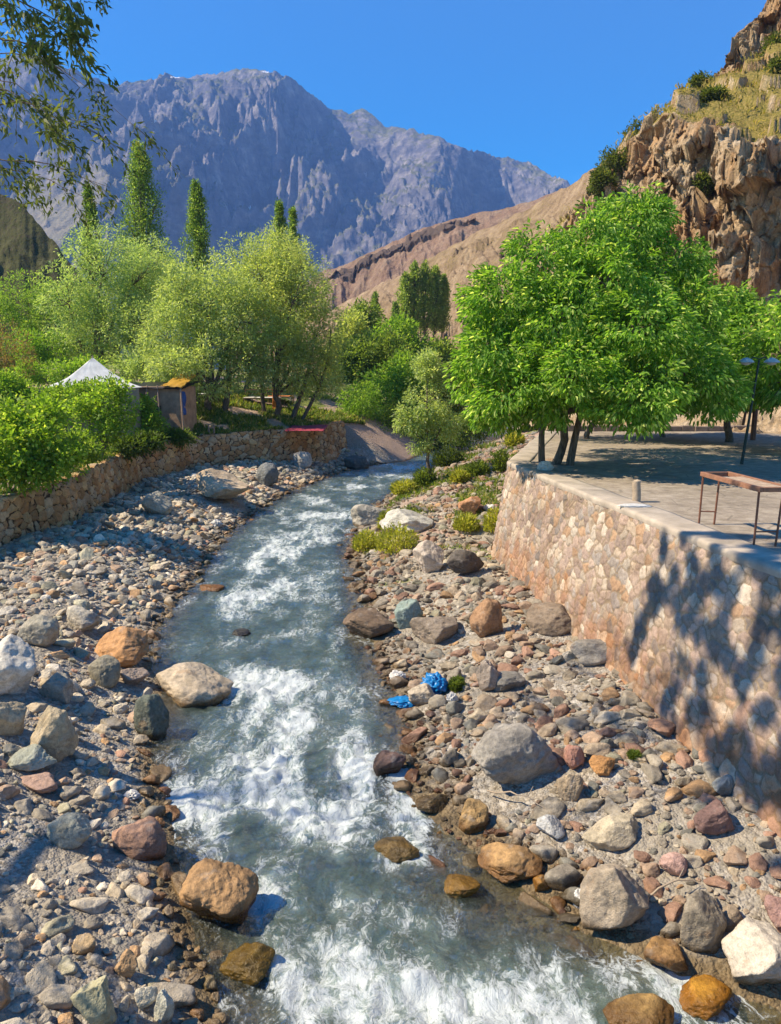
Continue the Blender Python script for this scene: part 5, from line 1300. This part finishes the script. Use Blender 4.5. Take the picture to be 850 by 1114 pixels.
# grass: one carpet
rs = np.random.RandomState(77)
gp = []
n = 60000
y = 22 + 34 * rs.rand(n) ** 0.8; x = xwl(y) - 0.15 - 12 * rs.rand(n) ** 1.4
m = (fbm(P3(x * 0.4, y * 0.4, 8), 3) + 0.25 > 0) & (y < LWEND + 3); gp.append(np.column_stack([x[m], y[m]]))
n = 26000; y = 24 + 26 * rs.rand(n); x = xr(y) + 0.7 + 7 * rs.rand(n); m = (fbm(P3(x * 0.4, y * 0.4, 8), 3) > 0.1) & (x < xwr(y) - 0.6); gp.append(np.column_stack([x[m], y[m]]))
gp = np.vstack(gp); gzv = terrain(gp[:, 0], gp[:, 1]); n = len(gp)
cc = CLV[:, (tl_ > 2.02) & (tl_ < 2.98)].reshape(-1, 3); cc = cc[rs.randint(0, len(cc), 9000)] + rs.normal(size=(9000, 3)) * (0.3, 0.3, 0.02)
cc = cc[fbm(cc * 0.35, 3) > -0.05]
base_ = np.vstack([np.column_stack([gp, gzv]), cc]); nn_ = len(base_)
d = rs.normal(size=(nn_, 3)) * 0.45 + np.array([0, 0, 1.0]); sc = 0.0058 * base_[:, 1] * rs.uniform(0.6, 1.4, nn_)
gc = np.vstack([lerp_cols(rs, n, (0.08,0.14,0.015), (0.20,0.25,0.045), (0.34,0.30,0.12), 0.2), lerp_cols(rs, len(cc), (0.14,0.15,0.025), (0.33,0.27,0.07), (0.42,0.31,0.12), 0.3)])
tag(leaf_mesh('grass', base_, d, sc, sc * 0.28, gc, rs), kind='stuff')

# ------------------------------------------------------------------ built things
M_white = plain('weathered_canvas', (0.62, 0.60, 0.55), 0.9, 0.35, 2.5, 0.4)
M_wood = plain('grey_wood', (0.34, 0.24, 0.17), 0.85, 0.5, 8, 0.5)
M_rust = plain('rusty_iron', (0.20, 0.085, 0.05), 0.7, 0.5, 14, 0.4, 0.2)
M_dkpaint = plain('dark_green_paint', (0.02, 0.04, 0.03), 0.5, 0.3, 10, 0.2)
M_lampgrey = plain('pale_lamp_shell', (0.42, 0.47, 0.44), 0.4, 0.2, 10, 0.1)
M_adobe = plain('brown_mud_wall', (0.38, 0.25, 0.15), 0.95, 0.6, 3.0, 0.7)
M_tarp = plain('yellow_tarp', (0.42, 0.22, 0.02), 0.6, 0.3, 4, 0.4)
M_black = plain('black_plastic_sheet', (0.015, 0.015, 0.018), 0.5, 0.3, 5, 0.4)
M_bluecl = plain('blue_cloth', (0.03, 0.09, 0.30), 0.8, 0.3, 6, 0.3)
M_bag = plain('blue_plastic', (0.01, 0.18, 0.44), 0.32, 0.3, 9, 0.3, 0, 0.5)
M_litter = plain('white_plastic', (0.58, 0.55, 0.50), 0.45, 0.25, 12, 0.3)
M_orange = plain('orange_cloth', (0.60, 0.19, 0.04), 0.8, 0.3, 6, 0.3)
M_redrug = plain('red_rug', (0.36, 0.05, 0.07), 0.95, 0.5, 5, 0.5)

# tent
tb = at_y(104, 440, 40); tz = gz(tb[0], tb[1])
tent = thing('tent', 'white canvas tent with pointed roof behind the shrubs', 'tent', (tb[0], tb[1], tz))
pk = at_y(105, 389, 40)[2] - tz; ev = at_y(105, 421, 40)[2] - tz
def roof_mesh(hw, hd, ez, pz, n=16):
    V, F = [], []
    ring = [(-hw, -hd), (hw, -hd), (hw, hd), (-hw, hd)]
    pts = []
    for k in range(4):
        a, b = np.array(ring[k]), np.array(ring[(k + 1) % 4])
        for i in range(n): pts.append(a + (b - a) * i / n)
    pts = np.array(pts); m = len(pts); rows = 12
    for j in range(rows + 1):
        t = j / rows; sag = 0.16 * math.sin(math.pi * t)
        for i, p in enumerate(pts):
            e = 0.05 * math.sin((i % n) / n * math.pi) * (1 - t)
            V.append((p[0] * (1 - t) * (1 - sag * 0.5), p[1] * (1 - t) * (1 - sag * 0.5), ez + (pz - ez) * (t - sag * 0.5) - e + 0.012 * math.sin(i * 2.1 + j)))
    for j in range(rows):
        for i in range(m): F.append((j * m + i, j * m + (i + 1) % m, (j + 1) * m + (i + 1) % m, (j + 1) * m + i))
    return np.array(V), np.array(F)
hw = 47 * 40 / FPX
V, F = roof_mesh(hw, hw * 0.95, ev, pk)
link('roof', make_mesh('roof', V, F, M_white, True), tent).rotation_euler = (0, 0, 0.35)
mb = MB(); q = np.array([[-1,-1],[1,-1],[1,1],[-1,1],[-1,-1]]) * hw * 0.93
s = []
for a, b in zip(q[:-1], q[1:]):
    for i in range(24): s.append(a + (b - a) * i / 24)
s = np.array(s + [s[0]]); w_ = 0.04 * np.sin(np.arange(len(s)) * 1.3)
V = np.vstack([np.column_stack([s * (1 + w_ * f / hw)[:, None] if f else s, np.full(len(s), z_)]) for z_, f in ((-0.3, 1), (ev * 0.5, 1), (ev + 0.02, 0))])
link('wall_cloth', make_mesh('wall_cloth', V, grid_faces(3, len(s)), plain('tan_canvas', (0.34, 0.26, 0.17), 0.9, 0.4, 3), True), tent).rotation_euler = (0, 0, 0.35)
mb = MB(); mb.tube([(0, 0, 0), (0, 0, pk + 0.08)], 0.035); mb.obj('centre_pole', M_wood, tent)

# hut
hb = at_y(180, 461, 43.5); hz_ = gz(hb[0], hb[1]); hb[2] = hz_
hut = thing('hut', 'small brown mud-walled hut with yellow and black sheets on its roof', 'hut', tuple(hb), -0.12)
k = 43.5 / FPX; W_, H_, D_ = 54 * k, 44 * k, 2.2
mb = MB()
mb.box((0, -D_ / 2, H_ / 2 - 0.2), (W_, 0.16, H_ + 0.4)); mb.box((0, D_ / 2, H_ / 2 - 0.2), (W_, 0.16, H_ + 0.4))
mb.box((-W_ / 2 + 0.08, 0, H_ / 2 - 0.2), (0.155, D_ - 0.17, H_ + 0.39)); mb.box((W_ / 2 - 0.08, 0, H_ / 2 - 0.2), (0.155, D_ - 0.17, H_ + 0.39))
mb.obj('wall', M_adobe, hut, bevel=0.02)
mb = MB(); mb.box((0, -D_ / 2 - 0.11, 0.95), (0.62, 0.05, 0.5)); fr = mb.obj('window_hatch', plain('dark_board', (0.10, 0.075, 0.05), 0.9), hut)
def sheet(name, pts, mat, parent, th=0.02, seed=0, nz=0.05):
    """a rumpled rectangular sheet given by four corners"""
    a, b, c, d = [np.array(p, float) for p in pts]; n = 16
    u, v = np.meshgrid(np.linspace(0, 1, n), np.linspace(0, 1, n), indexing='ij'); u = u[..., None]; v = v[..., None]
    G = (a * (1 - u) * (1 - v) + b * u * (1 - v) + c * u * v + d * (1 - u) * v).reshape(-1, 3)
    nr = np.cross(b - a, d - a); nr /= np.linalg.norm(nr)
    G = G + nr * (nz * fbm(G * 2.5 + seed, 4))[:, None]
    o = link(name, make_mesh(name, G, grid_faces(n, n), mat, True), parent)
    so = o.modifiers.new('solid', 'SOLIDIFY'); so.thickness = th
    return o
sheet('roof_cover', [(-W_ / 2 - 0.15, -D_ / 2 - 0.3, H_ - 0.02), (W_ / 2 + 0.2, -D_ / 2 - 0.3, H_ - 0.12), (W_ / 2 + 0.2, D_ / 2 + 0.2, H_ + 0.25), (-W_ / 2 - 0.15, D_ / 2 + 0.2, H_ + 0.2)], M_black, hut, 0.03, 3)
sheet('tarp', [(0.45, -D_ / 2 - 0.36, H_ + 0.03), (W_ / 2 + 0.25, -D_ / 2 - 0.36, H_ - 0.02), (W_ / 2 + 0.1, D_ / 2, H_ + 0.6), (0.6, D_ / 2, H_ + 0.65)], M_tarp, hut, 0.03, 5, 0.08)
mb = MB()
mb.tube([(W_ / 2 + 0.25, -D_ / 2 - 0.4, -0.2), (W_ / 2 + 0.12, -D_ / 2 - 0.25, H_)], 0.045); mb.obj('corner_pole', M_wood, hut)
for xx_, tp_ in ((-0.55, 0.2), (0.35, -0.15)):
    mb = MB(); mb.tube([(xx_, -D_ / 2 - 0.42, -0.2), (xx_ + tp_ * 0.5, -D_ / 2 - 0.3, H_ * 0.6), (xx_ + tp_, -D_ / 2 - 0.2, H_ + 0.05)], 0.035); mb.obj('leaning_pole', M_wood, hut)
sheet('side_curtain', [(W_ / 2 + 0.03, -D_ / 2 + 0.1, 0.7), (W_ / 2 + 0.03, -D_ / 2 + 0.65, 0.7), (W_ / 2 + 0.06, -D_ / 2 + 0.65, H_ - 0.3), (W_ / 2 + 0.06, -D_ / 2 + 0.1, H_ - 0.25)], M_bluecl, hut, 0.02, 8)

# picnic platforms and cloths in the shade of the willows
def platform(label, px, y, w, d, cloth, seed):
    b = gpt(px, y); t = thing('picnic_platform', label, 'platform', b, 0.1 * seed, 'picnic platforms under the willows')
    mb = MB(); mb.box((0, 0, 0.42), (w, d, 0.07)); mb.obj('deck', M_wood, t, bevel=0.01)
    for sx in (-1, 1):
        for sy in (-1, 1):
            m2 = MB(); m2.box((sx * (w / 2 - 0.08), sy * (d / 2 - 0.08), 0.19), (0.07, 0.07, 0.39)); m2.obj('leg', M_rust, t)
    m2 = MB()
    for sx in (-1, 1): m2.tube([(sx * (w / 2 - 0.05), d / 2, 0.4), (sx * (w / 2 - 0.05), d / 2, 0.95)], 0.02)
    m2.tube([(-w / 2 + 0.05, d / 2, 0.95), (w / 2 - 0.05, d / 2, 0.95)], 0.02); m2.tube([(-w / 2 + 0.05, d / 2, 0.7), (w / 2 - 0.05, d / 2, 0.7)], 0.015)
    m2.obj('rail', M_rust, t)
    c = sheet('cloth', [(-w / 2 + 0.05, -d / 2 + 0.05, 0.475), (w / 2 - 0.05, -d / 2 + 0.05, 0.475), (w / 2 - 0.05, d / 2 - 0.05, 0.475), (-w / 2 + 0.05, d / 2 - 0.05, 0.475)], cloth, t, 0.02, seed, 0.02)
    return t
platform('white-covered picnic platform seen between the willow trunks', 285, 53, 2.4, 1.8, M_white, 1)
platform('picnic platform with orange cloth under the yellow-green willow', 305, 55, 1.8, 1.6, M_orange, 2)
platform('pale picnic platform beside the hut', 217, 50, 2.2, 1.8, M_white, 3)
cl = sheet('hanging_cloth', [tuple(np.array(gpt(296, 51.5)) + (0, 0, 0.1)), tuple(np.array(gpt(303, 51.5)) + (0, 0, 0.1)), tuple(np.array(gpt(303, 51.5)) + (0, 0, 1.9)), tuple(np.array(gpt(296, 51.5)) + (0, 0, 1.9))], M_orange, None, 0.02, 6)
tag(cl, 'orange cloth hanging between the thin willow trunks', 'cloth')
cn = []
for px, py in ((309, 467.5), (352, 468), (357, 461.5), (322, 461)):
    q_ = at_plane(px, py, LT0 + 0.15, LTK); cn.append((q_[0], q_[1], max(gz(q_[0], q_[1]), ztl(q_[1]) + 0.05) + 0.06))
tag(sheet('rug', cn, M_redrug, None, 0.03, 2, 0.03), 'faded red rug spread on the bank beside the willow trunks', 'rug')
pb = gpt(228, 43.2)
st = thing('stake_pair', 'two short grey stakes with a crossbar at the wall edge', 'post', pb)
for sx in (-0.13, 0.13):
    m2 = MB(); m2.tube([(sx, 0, -0.2), (sx * 1.1, 0, 0.62)], 0.04, 7); m2.obj('stake', M_wood, st)
m2 = MB(); m2.tube([(-0.17, -0.03, 0.42), (0.17, -0.03, 0.45)], 0.025, 6); m2.obj('crossbar', M_wood, st)
fb = gpt(618, 52)
# small footbridge railing far up the river
rb2 = at_y(372, 441, 66); rl = thing('wooden_shelter', 'small dark wooden shelter at the far end of the left bank', 'shelter', (rb2[0], 66, rb2[2] - 0.8))
m2 = MB(); m2.box((0, 0, 1.5), (2.6, 1.8, 0.1)); m2.obj('roof', plain('brown_planks', (0.14, 0.08, 0.05), 0.9), rl)
for sx in (-1.15, 1.15):
    for sy in (-0.8, 0.8):
        m2 = MB(); m2.tube([(sx, sy, -1.0), (sx, sy, 1.45)], 0.05, 6); m2.obj('post', M_wood, rl)

# iron table frame on the terrace
FLZ = ZT + 0.035
def tz_(px, py): return at_z(px, py, FLZ)
A = tz_(760.5, 570); Bb = tz_(777, 570.5); Cc = tz_(820, 594.5); Dd = tz_(838, 595)
bt = thing('table_frame', 'long rusty iron table frame with wooden top near the terrace edge', 'table', tuple((A + Cc) / 2))
o0 = (A + Cc) / 2
HT = 0.83
legs = [(A, (0.02, 0, 0)), (Bb, (0.04, 0.0, 0)), (Cc, (0.02, 0, 0)), (Dd + (0.1, 0.05, 0), (0.05, 0, 0))]
tops = []
for p, dlt in legs:
    m2 = MB(); q = p - o0; tp = q + np.array(dlt) + np.array([0, 0, HT]); tops.append(tp)
    m2.tube([q - (0, 0, 0.0), tp], 0.017, 6); m2.obj('leg', M_rust, bt)
for i, j in ((0, 1), (2, 3)):
    m2 = MB(); a = (legs[i][0] - o0); b = (legs[j][0] - o0); m2.tube([a * 1.0 + (0, 0, 0.22), b + (0, 0, 0.22)], 0.012, 6); m2.obj('crossbar', M_rust, bt)
T0, T1, T2, T3 = tops
dirl = (T2 - T0) / np.linalg.norm(T2 - T0); dirw = np.array([-dirl[1], dirl[0], 0]) 
Lt = np.linalg.norm(T2 - T0) + 0.12; wd = 0.46
cen = T0 + dirl * (Lt / 2 - 0.06) + (0, 0, 0.02)
rz = math.atan2(dirl[1], dirl[0])
if np.dot(dirw, T1 - T0) < 0: dirw = -dirw
m2 = MB()
for off_ in (0.0, wd): m2.box(cen + dirw * off_, (Lt, 0.06, 0.075), rz)
for e in (-1, 1): m2.box(cen + dirw * wd / 2 + dirl * e * (Lt / 2 - 0.03), (0.055, wd - 0.065, 0.07), rz)
m2.obj('top_frame', plain('rusty_angle_iron', (0.27, 0.13, 0.075), 0.75, 0.5, 10, 0.4), bt, bevel=0.008)
m2 = MB()
for i in range(3): m2.box(cen + dirw * (0.10 + 0.125 * i) + dirl * 0.25 + (0, 0, 0.012), (Lt - 0.7, 0.11, 0.025), rz)
m2.obj('board', plain('weathered_board', (0.40, 0.29, 0.2), 0.85, 0.5, 7, 0.4), bt, bevel=0.004)
# wooden post stub
pp = tz_(692, 546); ps = MB(); z = np.linspace(0, 1, 6)
ps.tube(np.column_stack([0.01 * np.sin(z * 5), 0 * z, -0.05 + z * 0.47]), [0.085, 0.083, 0.08, 0.082, 0.08, 0.078], 14)
po = thing('post_stub', 'short pale wooden post stub at the edge of the terrace', 'post', tuple(pp)); ps.obj('post', plain('pale_log', (0.38, 0.29, 0.20), 0.85, 0.5, 12, 0.5), po, True)
m2 = MB(); m2.tube([(0.01, 0, 0.415), (0.01, 0, 0.432)], [0.076, 0.07], 14); m2.obj('sawn_end', plain('sawn_wood', (0.5, 0.38, 0.25), 0.8), po)
# white stone by the trunks
V, F = stone_shape(4, 777, 0.5, 0.15, 0.04); ws = at_z(594, 511, ZT + 0.06)
o = link('rock', make_mesh('rock', V * (0.24, 0.18, 0.15), F, M_rock, True), None, (ws[0], ws[1], ws[2] + 0.09)); o.color = (0.55, 0.5, 0.45, 1)
tag(o, 'white stone lying on the wall top at the foot of the walnut trunks', 'rock')
# lamp post
lb0 = tz_(807, 505); lt = at_y(826, 392, lb0[1] + 0.1)
lamp = thing('street_lamp', 'leaning dark green lamp post with two pale lamp heads', 'street lamp', tuple(lb0))
v = lt - lb0
m2 = MB(); m2.tube([(0, 0, 0), v * 0.35, v * 0.7, v], [0.045, 0.04, 0.032, 0.028], 10); m2.obj('pole', M_dkpaint, lamp, True)
m2 = MB(); m2.tube([v + (-0.32, 0, -0.02), v + (-0.16, 0, 0.09), v + (0, 0, 0.03), v + (0.16, 0, 0.09), v + (0.32, 0, -0.02)], 0.018, 8); m2.obj('arm', M_dkpaint, lamp, True)
for sx in (-1, 1):
    m2 = MB(); c = v + np.array([sx * 0.36, 0, -0.03])
    m2.tube([c + (0, 0, 0.10), c + (0, 0, 0.07), c + (0, 0, 0.02), c + (0, 0, -0.03)], [0.05, 0.11, 0.19, 0.22], 16); hd = m2.obj('lamp_head', M_lampgrey, lamp, True)
    m2 = MB(); m2.tube([c + (0, 0, -0.032), c + (0, 0, -0.075), c + (0, 0, -0.10)], [0.15, 0.12, 0.05], 14); m2.obj('lamp_glass', plain('milky_glass', (0.6, 0.62, 0.58), 0.3, 0.1), hd, True)
# rusty ladder-like frame beside the lamp
f0 = at_z(819, 479, ZT + 0.03); f1 = at_y(824, 425, f0[1] + 0.2)
fr = thing('iron_frame', 'rust-red iron upright with short rungs beside the leaning lamp post', 'frame', tuple(f0))
v = f1 - f0
m2 = MB(); m2.tube([(0, 0, 0), v], 0.10, 8); m2.obj('upright', M_rust, fr)
v2 = v + (-0.30, 0, 0)
m2 = MB(); m2.tube([(-0.42, 0, 0.6), v2], 0.05, 8); m2.obj('side_bar', M_rust, fr)
for t_ in (0.62, 0.82):
    m2 = MB(); m2.tube([v * t_, np.array([-0.42, 0, 0.6]) + (v2 - np.array([-0.42, 0, 0.6])) * (t_ - 0.25) / 0.75], 0.035, 6); m2.obj('rung', M_rust, fr)
# litter
def crumple(name, label, px, py, wpx, hpx, mat, seed, cat='litter', dy=0.8, group=None):
    g = at_ground(px, py); k = math.hypot(g[1], CAMZ - g[2]) / FPX
    V, F = ICO[4]; rs_ = np.random.RandomState(seed); o_ = rs_.uniform(0, 40, 3)
    r = 1 + 0.35 * fbm(V * 1.3 + o_, 3) + 0.28 * (ridged(V * 2.6 + o_, 4) - 1)
    P = V * r[:, None] * np.array([wpx * k / 2, wpx * k / 2 * dy, hpx * k / 2])
    o = link(name, make_mesh(name, P, F, mat, True), None, (g[0], g[1], g[2] + hpx * k * 0.3))
    return tag(o, label, cat, group)
bag = crumple('plastic_bag', 'crumpled bright blue plastic bag lying among stones on the right bank', 473, 754, 26, 24, M_bag, 3, 'plastic bag')
crumple('plastic_bag', 'torn strip of blue plastic trailing into the water beside the blue bag', 440, 765, 30, 6, M_bag, 5, 'plastic bag')
for i, (px, py, w_, h_, lab) in enumerate([(432,741,16,12,'white plastic scrap above the torn blue strip'),(492,765,12,14,'clear crumpled plastic right of the blue bag'),(76,571,14,7,'white plastic scrap at the foot of the dry stone wall'),(236,573,12,8,'pale plastic scrap near the water below the tilted slab'),(534,556,14,8,'white rubbish heap left of the wall corner'),(144,868,14,9,'shiny foil scrap near the red-brown boulder'),(632,985,13,20,'pale rag caught at the foot of the tall wedge boulder')]):
    crumple('litter', lab, px, py, w_, h_, M_litter, 20 + i, 'litter', group='litter on the banks')
lp = at_z(690, 551, ZT + 0.065); V, F = ICO[3]
P = V * (1 + 0.3 * fbm(V * 1.7 + 3, 3))[:, None] * (0.3, 0.12, 0.035)
tag(link('litter', make_mesh('litter', P, F, M_litter, True), None, (lp[0], lp[1], lp[2] + 0.015)), 'flattened white sack on the wall coping beside the post stub', 'litter', 'litter on the banks')
# driftwood
for i, (pa, pb_, lab) in enumerate([((532,868),(600,893),'bare curved driftwood branch below the big pale grey boulder'),((700,985),(760,968),'thin driftwood stick right of the tall wedge boulder')]):
    a = at_ground(*pa); b = at_ground(*pb_); t = np.linspace(0, 1, 9)[:, None]
    q = a * (1 - t) + b * t + np.array([0, 0, 1]) * (0.08 + 0.12 * np.sin(t * 3.14)) + rs.normal(size=(9, 3)) * 0.015
    m2 = MB(); m2.tube(q, np.linspace(0.014, 0.006, 9), 6); m2.tube([q[5], q[5] + (0.08, 0.05, 0.12)], [0.008, 0.004], 5)
    tag(m2.obj('driftwood', plain('bleached_wood', (0.36, 0.28, 0.20), 0.9), None, True), lab, 'driftwood')

# ------------------------------------------------------------------ haze: the valley air
hz = MB(); hz.box((0, 1500, 660), (5200, 3500, 1420))
mh = bpy.data.materials.new('haze'); mh.use_nodes = True
for n_ in list(mh.node_tree.nodes): mh.node_tree.nodes.remove(n_)
ho = mh.node_tree.nodes.new('ShaderNodeOutputMaterial'); hv = mh.node_tree.nodes.new('ShaderNodeVolumePrincipled')
hv.inputs['Color'].default_value = (0.22, 0.43, 1.0, 1); hv.inputs['Density'].default_value = 0.00018; hv.inputs['Anisotropy'].default_value = 0.0
mh.node_tree.links.new(hv.outputs[0], ho.inputs['Volume'])
tag(hz.obj('haze', mh), kind='stuff')
